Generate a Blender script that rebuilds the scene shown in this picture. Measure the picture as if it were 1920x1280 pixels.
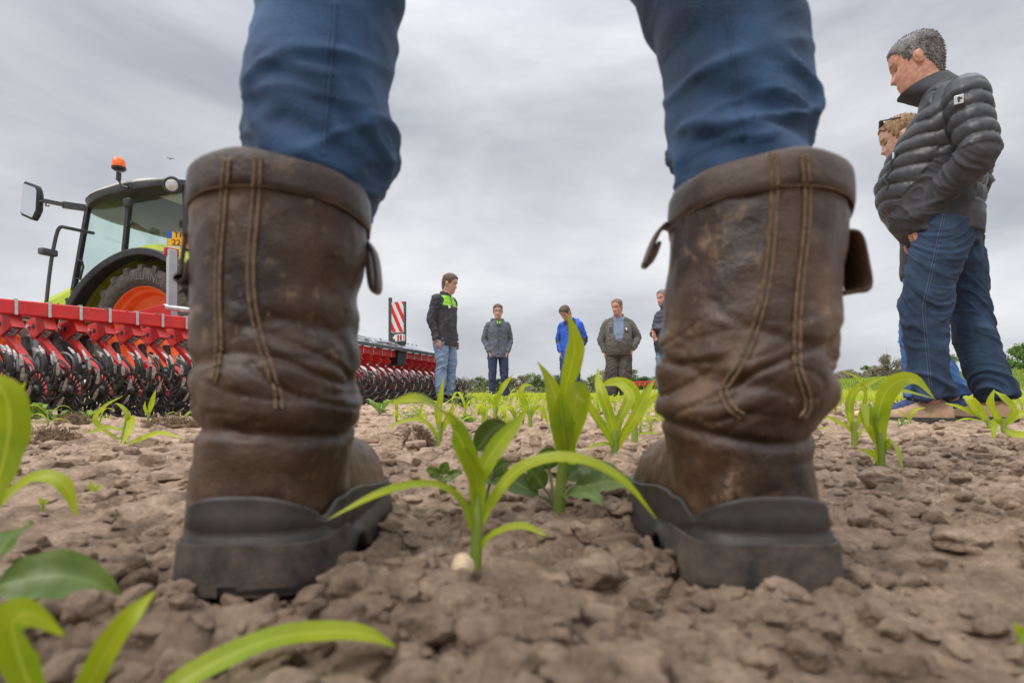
import bpy, bmesh, math, random
import numpy as np
from mathutils import Vector, Matrix, noise
from mathutils.bvhtree import BVHTree
for o in list(bpy.data.objects): bpy.data.objects.remove(o)
SC = bpy.context.scene
COL = SC.collection
R = math.radians
FPX, HZ, CAMH = 1067.0, 738.0, 0.133
# ------------------------------------------------------------------ camera
cd = bpy.data.cameras.new('camera'); cam = bpy.data.objects.new('camera', cd); COL.objects.link(cam)
cam.location = (0, 0, CAMH); cam.rotation_euler = (R(90), 0, 0)
cd.sensor_width = 36; cd.lens = 36*FPX/1920; cd.shift_y = (HZ-640)/1920
cd.clip_start = 0.02; cd.clip_end = 3000
cd.dof.use_dof = True; cd.dof.focus_distance = 4.5; cd.dof.aperture_fstop = 6.8
SC.camera = cam
# ------------------------------------------------------------------ exposure
SC.view_settings.view_transform = 'Standard'; SC.view_settings.look = 'None'
SC.view_settings.exposure = 0.22; SC.view_settings.gamma = 1.0
SC.view_settings.use_curve_mapping = False
SC.cycles.transparent_max_bounces = 32
SUN_EL, SUN_AZ = R(50), R(-128)     # azimuth measured from +Y towards +X; the sun stands behind thin cloud, behind us on the left
# ------------------------------------------------------------------ sky
W = bpy.data.worlds.new('World'); SC.world = W; W.use_nodes = True
nt = W.node_tree; nt.nodes.clear()
def wn(t, **k):
    n = nt.nodes.new(t)
    for a, b in k.items(): setattr(n, a, b)
    return n
def lk(a, b): nt.links.new(a, b)
wo = wn('ShaderNodeOutputWorld'); bg = wn('ShaderNodeBackground'); bg.inputs['Strength'].default_value = 0.1
sky = wn('ShaderNodeTexSky', sky_type='NISHITA', sun_disc=False, sun_elevation=SUN_EL, sun_rotation=SUN_AZ)
tc = wn('ShaderNodeTexCoord'); sx = wn('ShaderNodeSeparateXYZ'); lk(tc.outputs['Generated'], sx.inputs[0])
def mth(op, a, b=None, clamp=False):
    n = wn('ShaderNodeMath', operation=op, use_clamp=clamp)
    for i, v in enumerate((a, b)):
        if v is None: continue
        if isinstance(v, (int, float)): n.inputs[i].default_value = v
        else: lk(v, n.inputs[i])
    return n.outputs[0]
zc = mth('MAXIMUM', sx.outputs[2], 0.0)
dv = mth('ADD', zc, 0.16)
cx = wn('ShaderNodeCombineXYZ'); lk(mth('DIVIDE', sx.outputs[0], dv), cx.inputs[0]); lk(mth('DIVIDE', sx.outputs[1], dv), cx.inputs[1])
mp = wn('ShaderNodeMapping'); mp.inputs['Scale'].default_value = (1.7, 1.7, 4.2); mp.inputs['Location'].default_value = (3.1, 1.7, 0.4); lk(tc.outputs['Generated'], mp.inputs[0])
n1 = wn('ShaderNodeTexNoise'); n1.inputs['Scale'].default_value = 1.15; n1.inputs['Detail'].default_value = 10; n1.inputs['Roughness'].default_value = 0.52; n1.inputs['Distortion'].default_value = 0.3
lk(mp.outputs[0], n1.inputs['Vector'])
rp = wn('ShaderNodeValToRGB'); lk(n1.outputs[0], rp.inputs[0])
e = rp.color_ramp.elements; e[0].position = 0.33; e[0].color = (0.385, 0.405, 0.455, 1); e[1].position = 0.68; e[1].color = (0.79, 0.795, 0.81, 1)
el = rp.color_ramp.elements.new(0.5); el.color = (0.565, 0.58, 0.615, 1)
# cloud cover thins overhead and behind the viewer (brighter zenith of an overcast sky)
mr = wn('ShaderNodeMapRange'); mr.interpolation_type = 'SMOOTHSTEP'; lk(sx.outputs[2], mr.inputs[0])
mr.inputs[1].default_value = 0.42; mr.inputs[2].default_value = 0.95; mr.inputs[3].default_value = 9.7; mr.inputs[4].default_value = 36.0
vs = wn('ShaderNodeVectorMath', operation='SCALE'); lk(rp.outputs[0], vs.inputs[0]); lk(mr.outputs[0], vs.inputs['Scale'])
mx = wn('ShaderNodeMix', data_type='RGBA'); mx.inputs[0].default_value = 0.95; lk(sky.outputs[0], mx.inputs[6]); lk(vs.outputs[0], mx.inputs[7])
lk(mx.outputs[2], bg.inputs[0]); lk(bg.outputs[0], wo.inputs[0])
# ------------------------------------------------------------------ sun behind cloud
sd = bpy.data.lights.new('sun', 'SUN'); sd.energy = 1.5; sd.angle = R(10); sd.color = (1.0, 0.95, 0.88)
sun = bpy.data.objects.new('sun', sd); COL.objects.link(sun)
sdir = Vector((math.sin(SUN_AZ)*math.cos(SUN_EL), math.cos(SUN_AZ)*math.cos(SUN_EL), math.sin(SUN_EL)))
sun.rotation_euler = sdir.to_track_quat('Z', 'Y').to_euler(); sun.location = (0, -2, 8)
# ------------------------------------------------------------------ helpers
def at(px, py, Y):
    return Vector(((px-960)/FPX*Y, Y, CAMH+(HZ-py)/FPX*Y))
def lerp(a, b, t): return a+(b-a)*t
def sstep(a, b, x):
    t = np.clip((x-a)/(b-a), 0, 1); return t*t*(3-2*t)
def hsh(ix, iy, k):
    h = (ix.astype(np.int64)*374761393 + iy.astype(np.int64)*668265263 + k*974634777) & 0xffffffff
    h = ((h ^ (h >> 13))*1274126177) & 0xffffffff
    h = ((h ^ (h >> 16))*2246822519) & 0xffffffff
    return ((h ^ (h >> 15)) & 0xffffff)/float(0x1000000)
def vno(x, y, k=0):
    ix, iy = np.floor(x), np.floor(y); fx, fy = x-ix, y-iy
    fx = fx*fx*(3-2*fx); fy = fy*fy*(3-2*fy)
    a, b = hsh(ix, iy, k), hsh(ix+1, iy, k); c, d = hsh(ix, iy+1, k), hsh(ix+1, iy+1, k)
    return (a+(b-a)*fx)*(1-fy)+(c+(d-c)*fx)*fy
def fbm(x, y, k=0, o=4):
    s = 0; a = .5
    for i in range(o):
        s = s+a*(vno(x, y, k+i)-.5); x = x*2.03+7.1; y = y*2.03+3.3; a *= .5
    return s
def domes(x, y, cell, k):
    gx, gy = np.floor(x/cell), np.floor(y/cell); out = np.zeros_like(x)
    for i in (-1, 0, 1):
        for j in (-1, 0, 1):
            cxx, cyy = gx+i, gy+j
            h1, h2, h3, h4 = hsh(cxx, cyy, k), hsh(cxx, cyy, k+1), hsh(cxx, cyy, k+2), hsh(cxx, cyy, k+3)
            rr = cell*(.22+.5*h3*h3)
            dx = (x-(cxx+h1)*cell)/rr; dy = (y-(cyy+h2)*cell)/(rr*(.7+.5*h4))
            out = np.maximum(out, np.sqrt(np.maximum(0, 1-dx*dx-dy*dy))*rr*(.45+.5*h4))
    return out
# ------------------------------------------------------------------ tagging
def tag(o, label=None, cat=None, group=None, kind=None):
    if label: o['label'] = label
    if cat: o['category'] = cat
    if group: o['group'] = group
    if kind: o['kind'] = kind
    return o
def thing(name, label, cat, loc=(0, 0, 0), rz=0, group=None):
    o = bpy.data.objects.new(name, None); COL.objects.link(o); o.empty_display_size = .1
    o.location = loc; o.rotation_euler = (0, 0, rz)
    return tag(o, label, cat, group)
def copy_tree(o, parent=None):
    c = o.copy(); COL.objects.link(c); c.parent = parent
    for ch in [q for q in bpy.data.objects if q.parent == o]: copy_tree(ch, c)
    return c
# ------------------------------------------------------------------ mesh builder
class MB:
    def __init__(s): s.v = []; s.f = []; s.m = []; s.n = 0; s.uv = []
    def add(s, V, F, mi=0, uv=None):
        b = s.n; s.v.extend([tuple(p) for p in V]); s.n += len(V)
        for f in F: s.f.append([b+i for i in f]); s.m.append(mi)
        s.uv.extend(uv if uv is not None else [(0, 0)]*len(V))
    def loft(s, rings, mi=0, cap=True, close=True):
        n = len(rings[0]); V = [p for r in rings for p in r]; F = []
        for i in range(len(rings)-1):
            for j in range(n if close else n-1):
                k = (j+1) % n; F.append((i*n+j, i*n+k, (i+1)*n+k, (i+1)*n+j))
        if cap and close:
            F.append(tuple(range(n))[::-1]); F.append(tuple((len(rings)-1)*n+j for j in range(n)))
        s.add(V, F, mi)
    def tube(s, pts, rad, n=8, mi=0, flat=1.0, up=None, cap=True):
        P = [Vector(p) for p in pts]
        if not hasattr(rad, '__len__'): rad = [rad]*len(P)
        rings = []; N = None
        for i, p in enumerate(P):
            T = (P[min(i+1, len(P)-1)]-P[max(i-1, 0)]).normalized()
            if N is None:
                u = Vector(up) if up else (Vector((0, 0, 1)) if abs(T.z) < .9 else Vector((0, 1, 0)))
                N = (u-T*u.dot(T)).normalized()
            else:
                N = (N-T*N.dot(T)).normalized()
            B = T.cross(N)
            rings.append([p+(N*math.cos(a)*flat+B*math.sin(a))*rad[i] for a in [2*math.pi*k/n for k in range(n)]])
        s.loft(rings, mi, cap)
    def box(s, c, sz, rot=None, mi=0, taper=None):
        c = Vector(c); h = [q/2 for q in sz]; V = []
        for z in (-1, 1):
            tx = taper if (taper and z > 0) else 1
            for (x, y) in ((-1, -1), (1, -1), (1, 1), (-1, 1)):
                p = Vector((x*h[0]*tx, y*h[1]*tx, z*h[2]))
                V.append(c+(rot @ p if rot else p))
        s.add(V, [(0, 3, 2, 1), (4, 5, 6, 7), (0, 1, 5, 4), (1, 2, 6, 5), (2, 3, 7, 6), (3, 0, 4, 7)], mi)
    def beam(s, a, b, w, h, up=(0, 0, 1), mi=0):
        a, b = Vector(a), Vector(b); T = (b-a).normalized(); u = Vector(up); N = (u-T*u.dot(T)).normalized(); B = T.cross(N)
        V = [p+N*y*h/2+B*x*w/2 for p in (a, b) for (x, y) in ((-1, -1), (1, -1), (1, 1), (-1, 1))]
        s.add(V, [(0, 3, 2, 1), (4, 5, 6, 7), (0, 1, 5, 4), (1, 2, 6, 5), (2, 3, 7, 6), (3, 0, 4, 7)], mi)
    def prism(s, poly, vec, mi=0):
        P = [Vector(p) for p in poly]; v = Vector(vec); n = len(P)
        F = [tuple(range(n))[::-1], tuple(range(n, 2*n))]+[(i, (i+1) % n, n+(i+1) % n, n+i) for i in range(n)]
        s.add(P+[p+v for p in P], F, mi)
    def lathe(s, prof, o, ax, n=24, mi=0, cap=True):
        o = Vector(o); A = Vector(ax).normalized(); u = A.orthogonal().normalized(); w = A.cross(u)
        s.loft([[o+A*h+(u*math.cos(t)+w*math.sin(t))*r for t in [2*math.pi*k/n for k in range(n)]] for r, h in prof], mi, cap)
    def ball(s, c, r, nu=12, nv=8, rot=None, mi=0):
        if not hasattr(r, '__len__'): r = (r, r, r)
        c = Vector(c); rings = []
        for i in range(nv+1):
            t = math.pi*(i+.02*(i == 0)-.02*(i == nv))/nv; ring = []
            for j in range(nu):
                p = 2*math.pi*j/nu; q = Vector((r[0]*math.sin(t)*math.cos(p), r[1]*math.sin(t)*math.sin(p), -r[2]*math.cos(t)))
                ring.append(c+(rot @ q if rot else q))
            rings.append(ring)
        s.loft(rings, mi)
    def xform(s, M): s.v = [tuple(M @ Vector(p)) for p in s.v]; return s
    def mesh(s, name, mats=(), smooth=True, sharp=40, uv=False):
        me = bpy.data.meshes.new(name); me.from_pydata(s.v, [], s.f)
        for m in mats: me.materials.append(m)
        me.polygons.foreach_set('material_index', s.m)
        me.polygons.foreach_set('use_smooth', [smooth]*len(s.f))
        if uv:
            at_ = me.attributes.new('luv', 'FLOAT_VECTOR', 'POINT'); at_.data.foreach_set('vector', [c for u in s.uv for c in (u[0], u[1], 0)])
        me.update()
        if smooth and sharp: me.set_sharp_from_angle(angle=R(sharp))
        return me
    def build(s, name, mats, parent=None, smooth=True, bevel=0, sharp=40, uv=False):
        if not isinstance(mats, (list, tuple)): mats = [mats]
        o = bpy.data.objects.new(name, s.mesh(name, mats, smooth, sharp, uv)); COL.objects.link(o); o.parent = parent
        if bevel:
            b = o.modifiers.new('bevel', 'BEVEL'); b.width = bevel; b.segments = 2; b.limit_method = 'ANGLE'; b.angle_limit = R(50)
        return o
def link_mesh(name, me, parent=None):
    o = bpy.data.objects.new(name, me); COL.objects.link(o); o.parent = parent; return o
def np_mesh(name, V, F, mats, mi=None, smooth=True, luv=None):
    me = bpy.data.meshes.new(name); V = np.asarray(V, np.float32); F = np.asarray(F, np.int32); k = F.shape[1]
    me.vertices.add(len(V)); me.vertices.foreach_set('co', V.ravel())
    me.loops.add(F.size); me.loops.foreach_set('vertex_index', F.ravel())
    me.polygons.add(len(F)); me.polygons.foreach_set('loop_start', np.arange(0, F.size, k, dtype=np.int32))
    for m in mats: me.materials.append(m)
    if mi is not None: me.polygons.foreach_set('material_index', np.asarray(mi, np.int32))
    me.polygons.foreach_set('use_smooth', np.full(len(F), smooth))
    if luv is not None:
        a = me.attributes.new('luv', 'FLOAT_VECTOR', 'POINT'); a.data.foreach_set('vector', np.asarray(luv, np.float32).ravel())
    me.update(calc_edges=True); me.validate(); return me
def remesh(mb, vox, it=2, fac=.5):
    me = mb.mesh('tmp', (), False, None); o = bpy.data.objects.new('tmp', me); COL.objects.link(o)
    m = o.modifiers.new('r', 'REMESH'); m.mode = 'VOXEL'; m.voxel_size = vox
    if it:
        s = o.modifiers.new('s', 'SMOOTH'); s.factor = fac; s.iterations = it
    dg = bpy.context.evaluated_depsgraph_get()
    out = bpy.data.meshes.new_from_object(o.evaluated_get(dg))
    bpy.data.objects.remove(o); bpy.data.meshes.remove(me)
    return out
def mco(me):
    a = np.empty(len(me.vertices)*3, np.float32); me.vertices.foreach_get('co', a); return a.reshape(-1, 3)
def mno(me):
    a = np.empty(len(me.vertices)*3, np.float32); me.vertices.foreach_get('normal', a); return a.reshape(-1, 3)
def setco(me, a): me.vertices.foreach_set('co', np.asarray(a, np.float32).ravel()); me.update()
def fin(me, mats, mfn=None):
    for m in mats: me.materials.append(m)
    me.polygons.foreach_set('use_smooth', [True]*len(me.polygons))
    if mfn is not None:
        c = np.empty(len(me.polygons)*3, np.float32); me.polygons.foreach_get('center', c)
        me.polygons.foreach_set('material_index', np.asarray(mfn(c.reshape(-1, 3)), np.int32))
    me.update(); return me
def n3(P, s, seed=0.0):
    return np.array([noise.noise((p[0]*s[0]+seed, p[1]*s[1]+seed*1.7, p[2]*s[2]-seed)) for p in P])
def ell(c, rx, ry, n=24, e=2.0, z=None):
    out = []
    for k in range(n):
        a = 2*math.pi*k/n; ca, sa = math.cos(a), math.sin(a)
        out.append(Vector((c[0]+rx*math.copysign(abs(ca)**(2/e), ca), c[1]+ry*math.copysign(abs(sa)**(2/e), sa), c[2])))
    return out
def crom(P, m):
    P = [np.array(p, float) for p in P]; Q = [2*P[0]-P[1]]+P+[2*P[-1]-P[-2]]; out = []
    for i in range(m):
        t = i/(m-1)*(len(P)-1); k = min(int(t), len(P)-2); u = t-k; a, b, c, d = Q[k:k+4]
        out.append(.5*((2*b)+(-a+c)*u+(2*a-5*b+4*c-d)*u*u+(-a+3*b-3*c+d)*u**3))
    return out
# ------------------------------------------------------------------ materials
def M(name, c1, c2=None, scale=12, rough=.6, metal=0, bump=0, bscale=60, spec=.5, c3=None, pos=(.35, .65), stretch=(1, 1, 1), detail=4, rvar=0, bdist=.01, sheen=0):
    m = bpy.data.materials.new(name); m.use_nodes = True; t = m.node_tree; p = t.nodes['Principled BSDF']
    p.inputs['Roughness'].default_value = rough; p.inputs['Metallic'].default_value = metal; p.inputs['Specular IOR Level'].default_value = spec
    p.inputs['Base Color'].default_value = (*c1, 1)
    if sheen: p.inputs['Sheen Weight'].default_value = sheen
    co = t.nodes.new('ShaderNodeTexCoord'); mp = t.nodes.new('ShaderNodeMapping'); mp.inputs['Scale'].default_value = stretch; t.links.new(co.outputs['Object'], mp.inputs[0])
    if c2:
        n = t.nodes.new('ShaderNodeTexNoise'); n.inputs['Scale'].default_value = scale; n.inputs['Detail'].default_value = detail; n.inputs['Roughness'].default_value = .6
        r = t.nodes.new('ShaderNodeValToRGB'); t.links.new(mp.outputs[0], n.inputs['Vector']); t.links.new(n.outputs[0], r.inputs[0])
        r.color_ramp.elements[0].position = pos[0]; r.color_ramp.elements[0].color = (*c1, 1)
        r.color_ramp.elements[1].position = pos[1]; r.color_ramp.elements[1].color = (*c2, 1)
        if c3:
            q = r.color_ramp.elements.new(min(pos[1]+.1, .97)); q.color = (*c3, 1)
        t.links.new(r.outputs[0], p.inputs['Base Color'])
        if rvar:
            mm = t.nodes.new('ShaderNodeMapRange'); t.links.new(n.outputs[0], mm.inputs[0]); mm.inputs[1].default_value = .3; mm.inputs[2].default_value = .7
            mm.inputs[3].default_value = rough-rvar; mm.inputs[4].default_value = rough+rvar; t.links.new(mm.outputs[0], p.inputs['Roughness'])
    if bump:
        b = t.nodes.new('ShaderNodeTexNoise'); b.inputs['Scale'].default_value = bscale; b.inputs['Detail'].default_value = 6; t.links.new(mp.outputs[0], b.inputs['Vector'])
        u = t.nodes.new('ShaderNodeBump'); u.inputs['Strength'].default_value = bump; u.inputs['Distance'].default_value = bdist
        t.links.new(b.outputs[0], u.inputs['Height']); t.links.new(u.outputs[0], p.inputs['Normal'])
    return m
def leafmat(name, c1, c2, tr=.45, veins=0, rough=.45, trc=None):
    m = M(name, c1, c2, 14, rough, bump=.15, bscale=150, bdist=.002); t = m.node_tree; p = t.nodes['Principled BSDF']; out = t.nodes['Material Output']
    col = p.inputs['Base Color'].links[0].from_socket
    if veins:
        at_ = t.nodes.new('ShaderNodeAttribute'); at_.attribute_name = 'luv'
        sp = t.nodes.new('ShaderNodeSeparateXYZ'); t.links.new(at_.outputs['Vector'], sp.inputs[0])
        s = t.nodes.new('ShaderNodeMath'); s.operation = 'MULTIPLY'; s.inputs[1].default_value = veins; t.links.new(sp.outputs[0], s.inputs[0])
        c = t.nodes.new('ShaderNodeMath'); c.operation = 'COSINE'; t.links.new(s.outputs[0], c.inputs[0])
        r = t.nodes.new('ShaderNodeMapRange'); t.links.new(c.outputs[0], r.inputs[0]); r.inputs[1].default_value = -1; r.inputs[2].default_value = 1; r.inputs[3].default_value = .84; r.inputs[4].default_value = 1.06
        v = t.nodes.new('ShaderNodeVectorMath'); v.operation = 'SCALE'; t.links.new(col, v.inputs[0]); t.links.new(r.outputs[0], v.inputs['Scale']); col = v.outputs[0]
        ab = t.nodes.new('ShaderNodeMath'); ab.operation = 'ABSOLUTE'; t.links.new(sp.outputs[0], ab.inputs[0])
        rm = t.nodes.new('ShaderNodeMapRange'); t.links.new(ab.outputs[0], rm.inputs[0]); rm.inputs[1].default_value = .14; rm.inputs[2].default_value = .03; rm.inputs[3].default_value = 0; rm.inputs[4].default_value = .55
        xm = t.nodes.new('ShaderNodeMix'); xm.data_type = 'RGBA'; t.links.new(rm.outputs[0], xm.inputs[0]); t.links.new(col, xm.inputs[6]); xm.inputs[7].default_value = (min(1, c2[0]*1.25+.06), min(1, c2[1]*1.2+.06), c2[2]+.08, 1); col = xm.outputs[2]
        # base of the blade greener, tip and margin yellower
        r2 = t.nodes.new('ShaderNodeMapRange'); t.links.new(sp.outputs[1], r2.inputs[0]); r2.inputs[1].default_value = 0.0; r2.inputs[2].default_value = 1.0; r2.inputs[3].default_value = 0; r2.inputs[4].default_value = .55
        mm = t.nodes.new('ShaderNodeMix'); mm.data_type = 'RGBA'; t.links.new(r2.outputs[0], mm.inputs[0]); t.links.new(col, mm.inputs[6]); mm.inputs[7].default_value = (*c2, 1); col = mm.outputs[2]
        t.links.new(col, p.inputs['Base Color'])
    tl = t.nodes.new('ShaderNodeBsdfTranslucent'); t.links.new(col, tl.inputs['Color'])
    mx = t.nodes.new('ShaderNodeMixShader'); mx.inputs[0].default_value = tr
    t.links.new(p.outputs[0], mx.inputs[1]); t.links.new(tl.outputs[0], mx.inputs[2]); t.links.new(mx.outputs[0], out.inputs['Surface'])
    return m
def glass(name, tint=(.75, .92, .88), alpha=.6):
    m = bpy.data.materials.new(name); m.use_nodes = True; t = m.node_tree; t.nodes.clear()
    o = t.nodes.new('ShaderNodeOutputMaterial'); a = t.nodes.new('ShaderNodeBsdfTransparent'); a.inputs[0].default_value = (*tint, 1)
    g = t.nodes.new('ShaderNodeBsdfGlossy'); g.inputs['Roughness'].default_value = .03; x = t.nodes.new('ShaderNodeMixShader')
    f = t.nodes.new('ShaderNodeLayerWeight'); pw = t.nodes.new('ShaderNodeMath'); pw.operation = 'POWER'; pw.inputs[1].default_value = 3.5; t.links.new(f.outputs['Facing'], pw.inputs[0]); ad = t.nodes.new('ShaderNodeMath'); ad.operation = 'MULTIPLY_ADD'; ad.inputs[1].default_value = .6; ad.inputs[2].default_value = .05; ad.use_clamp = True
    t.links.new(pw.outputs[0], ad.inputs[0]); t.links.new(ad.outputs[0], x.inputs[0]); t.links.new(a.outputs[0], x.inputs[1]); t.links.new(g.outputs[0], x.inputs[2]); t.links.new(x.outputs[0], o.inputs[0])
    return m
FONT = {}
def text_mesh(txt, size, depth=.002, shear=0.0):
    c = bpy.data.curves.new('txt', 'FONT'); c.body = txt; c.size = size; c.extrude = depth/2; c.shear = shear; c.align_x = 'LEFT'
    o = bpy.data.objects.new('txt', c); COL.objects.link(o); dg = bpy.context.evaluated_depsgraph_get(); dg.update()
    me = bpy.data.meshes.new_from_object(o.evaluated_get(dg)); bpy.data.objects.remove(o); return me
K = {}
def leather(name, lo, mid, hi, scuff, sc=1.0):
    m = bpy.data.materials.new(name); m.use_nodes = True; t = m.node_tree; p = t.nodes['Principled BSDF']; L = t.links.new
    co = t.nodes.new('ShaderNodeTexCoord')
    def noi(s, d=8, r=.62, st=(1, 1, 1), dist=0):
        mp = t.nodes.new('ShaderNodeMapping'); mp.inputs['Scale'].default_value = st; L(co.outputs['Object'], mp.inputs[0])
        n = t.nodes.new('ShaderNodeTexNoise'); n.inputs['Scale'].default_value = s*sc; n.inputs['Detail'].default_value = d; n.inputs['Roughness'].default_value = r; n.inputs['Distortion'].default_value = dist; L(mp.outputs[0], n.inputs['Vector']); return n.outputs[0]
    a = noi(11, 10, .62, (1, 1, .75)); r = t.nodes.new('ShaderNodeValToRGB'); L(a, r.inputs[0]); e = r.color_ramp.elements
    e[0].position = .33; e[0].color = (*lo, 1); e[1].position = .70; e[1].color = (*hi, 1); q = e.new(.5); q.color = (*mid, 1)
    def over(col, fac_src, lo_, hi_, c):
        mr = t.nodes.new('ShaderNodeMapRange'); L(fac_src, mr.inputs[0]); mr.inputs[1].default_value = lo_; mr.inputs[2].default_value = hi_
        x = t.nodes.new('ShaderNodeMix'); x.data_type = 'RGBA'; L(mr.outputs[0], x.inputs[0]); L(col, x.inputs[6]); x.inputs[7].default_value = (*c, 1); return x.outputs[2]
    col = over(r.outputs[0], noi(30, 12, .74), .57, .74, scuff)
    col = over(col, noi(120, 6, .7, (1, 1, .35)), .63, .74, tuple(k*.75 for k in scuff))
    col = over(col, noi(55, 10, .7, (1, 1, 1), 1.5), .62, .70, tuple(k*.55 for k in lo))
    L(col, p.inputs['Base Color'])
    rr = t.nodes.new('ShaderNodeMapRange'); L(a, rr.inputs[0]); rr.inputs[1].default_value = .3; rr.inputs[2].default_value = .7; rr.inputs[3].default_value = .25; rr.inputs[4].default_value = .55; L(rr.outputs[0], p.inputs['Roughness'])
    p.inputs['Specular IOR Level'].default_value = .42
    v = t.nodes.new('ShaderNodeTexVoronoi'); v.inputs['Scale'].default_value = 420; L(co.outputs['Object'], v.inputs['Vector'])
    b1 = t.nodes.new('ShaderNodeBump'); b1.inputs['Strength'].default_value = .25; b1.inputs['Distance'].default_value = .0008; L(v.outputs['Distance'], b1.inputs['Height'])
    b2 = t.nodes.new('ShaderNodeBump'); b2.inputs['Strength'].default_value = .6; b2.inputs['Distance'].default_value = .0035; L(noi(48, 10, .7), b2.inputs['Height']); L(b1.outputs[0], b2.inputs['Normal']); L(b2.outputs[0], p.inputs['Normal'])
    return m
K['leather'] = leather('worn_leather', (.016, .0085, .0055), (.070, .036, .019), (.165, .095, .050), (.30, .19, .10))
K['leather_dark'] = leather('dark_leather', (.018, .012, .010), (.050, .032, .023), (.105, .070, .050), (.17, .11, .07), 1.3)
K['rubber'] = M('boot_rubber', (.017, .015, .014), (.052, .043, .036), 26, .5, bump=.3, bscale=200, bdist=.001, pos=(.4, .75), detail=8)
K['dusty_rubber'] = M('dusty_rubber', (.020, .017, .015), (.105, .078, .058), 34, .85, bump=.4, bscale=220, bdist=.002, pos=(.35, .65), detail=8)
K['thread'] = M('tan_thread', (.12, .076, .042), (.26, .17, .095), 300, .85)
K['denim'] = M('blue_denim', (.005, .022, .062), (.042, .125, .27), 6, .85, bump=.8, bscale=800, bdist=.002, pos=(.34, .70), detail=12, sheen=.1)
K['soil'] = None
# ================================================================== ground
FEET = [(-.183, .522), (.178, .522)]
def gz(x, y):
    x = np.asarray(x, float); y = np.asarray(y, float)
    z = 1.5*sstep(8, 30, x-.10*y)*sstep(10, 30, y)+.012*np.sin(x*1.3+1)*np.sin(y*.9)
    z = z+.25*sstep(60, 300, np.hypot(x, y))
    z = z-.07*sstep(-1.6, -2.6, x)*sstep(2.8, 4.2, y)*(1-sstep(12, 16, y))
    return z*sstep(.9, 2.5, np.hypot(x, y))
def facets(x, y, cell, k):
    """angular clods: tilted, flat sided lumps"""
    gx, gy = np.floor(x/cell), np.floor(y/cell); out = np.zeros_like(x)
    for i in (-1, 0, 1):
        for j in (-1, 0, 1):
            cxx, cyy = gx+i, gy+j
            h1, h2, h3, h4 = hsh(cxx, cyy, k), hsh(cxx, cyy, k+1), hsh(cxx, cyy, k+2), hsh(cxx, cyy, k+3)
            rr = cell*(.20+.5*h3*h3); dx = (x-(cxx+h1)*cell)/rr; dy = (y-(cyy+h2)*cell)/rr; c, s = np.cos(h4*6.28), np.sin(h4*6.28); a, b = dx*c-dy*s, (dx*s+dy*c)*(1+.5*h1)
            d = np.maximum(np.maximum(np.abs(a), np.abs(b)*1.05), np.maximum(np.abs(a*.6+b*.8), np.abs(a*.75-b*.66))*1.02)
            out = np.maximum(out, np.clip((1-d)*2.1, 0, .62+.28*a*h2+.25*b*h4)*rr*(.5+.55*h2))
    return out
def clodh(x, y):
    d = np.hypot(x, y)
    foot = np.ones_like(x); berm = 0*x
    for fx, fy in FEET:
        q = np.hypot((x-fx)/.058, (y-fy)/.155); foot = np.minimum(foot, .06+.94*sstep(.85, 1.12, q)); berm = berm+.0060*np.exp(-((q-1.10)/.13)**2)*(.15+1.5*vno(x*34, y*34, 88))
    # wheel tracks press the soil flat left of the left boot and right of the right boot
    track = 1-.55*np.exp(-((x+.62+.25*(y-.6))/.33)**2)*sstep(.2, .6, y)-.45*np.exp(-((x-.34-.1*(y-.3))/.16)**2)*(1-sstep(.5, .9, y))
    rough = foot*track
    h = domes(x, y, .085, 11)*.55*sstep(.35, .75, vno(x*3, y*3, 5))
    h = np.maximum(h, domes(x+.3, y, .042, 21)*.85)
    h = np.maximum(h, domes(x, y+.2, .021, 31)*.95)
    h = h+domes(x+.1, y, .0095, 41)*.75
    h = np.maximum(h, facets(x, y, .055, 51)*.9*sstep(.3, .7, vno(x*4, y*4, 6)))
    h = np.maximum(h, facets(x+.2, y, .027, 61)*1.0)
    h = np.maximum(h, facets(x, y+.1, .013, 71)*1.05)
    h = h*rough+berm
    h = h+fbm(x*9, y*9, 60, 4)*.030*(.35+.65*rough)+fbm(x*60, y*60, 70, 4)*.0095*(.4+.6*rough)+fbm(x*26, y*26, 65, 3)*.012*(.4+.6*rough)+fbm(x*200, y*200, 75, 2)*.002
    return (h-.010)*(1-sstep(14, 30, d))
def gh(x, y):
    x = np.atleast_1d(np.asarray(x, float)); y = np.atleast_1d(np.asarray(y, float))
    return gz(x, y)+clodh(x, y)
def g1(x, y): return float(gh(x, y)[0])
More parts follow.
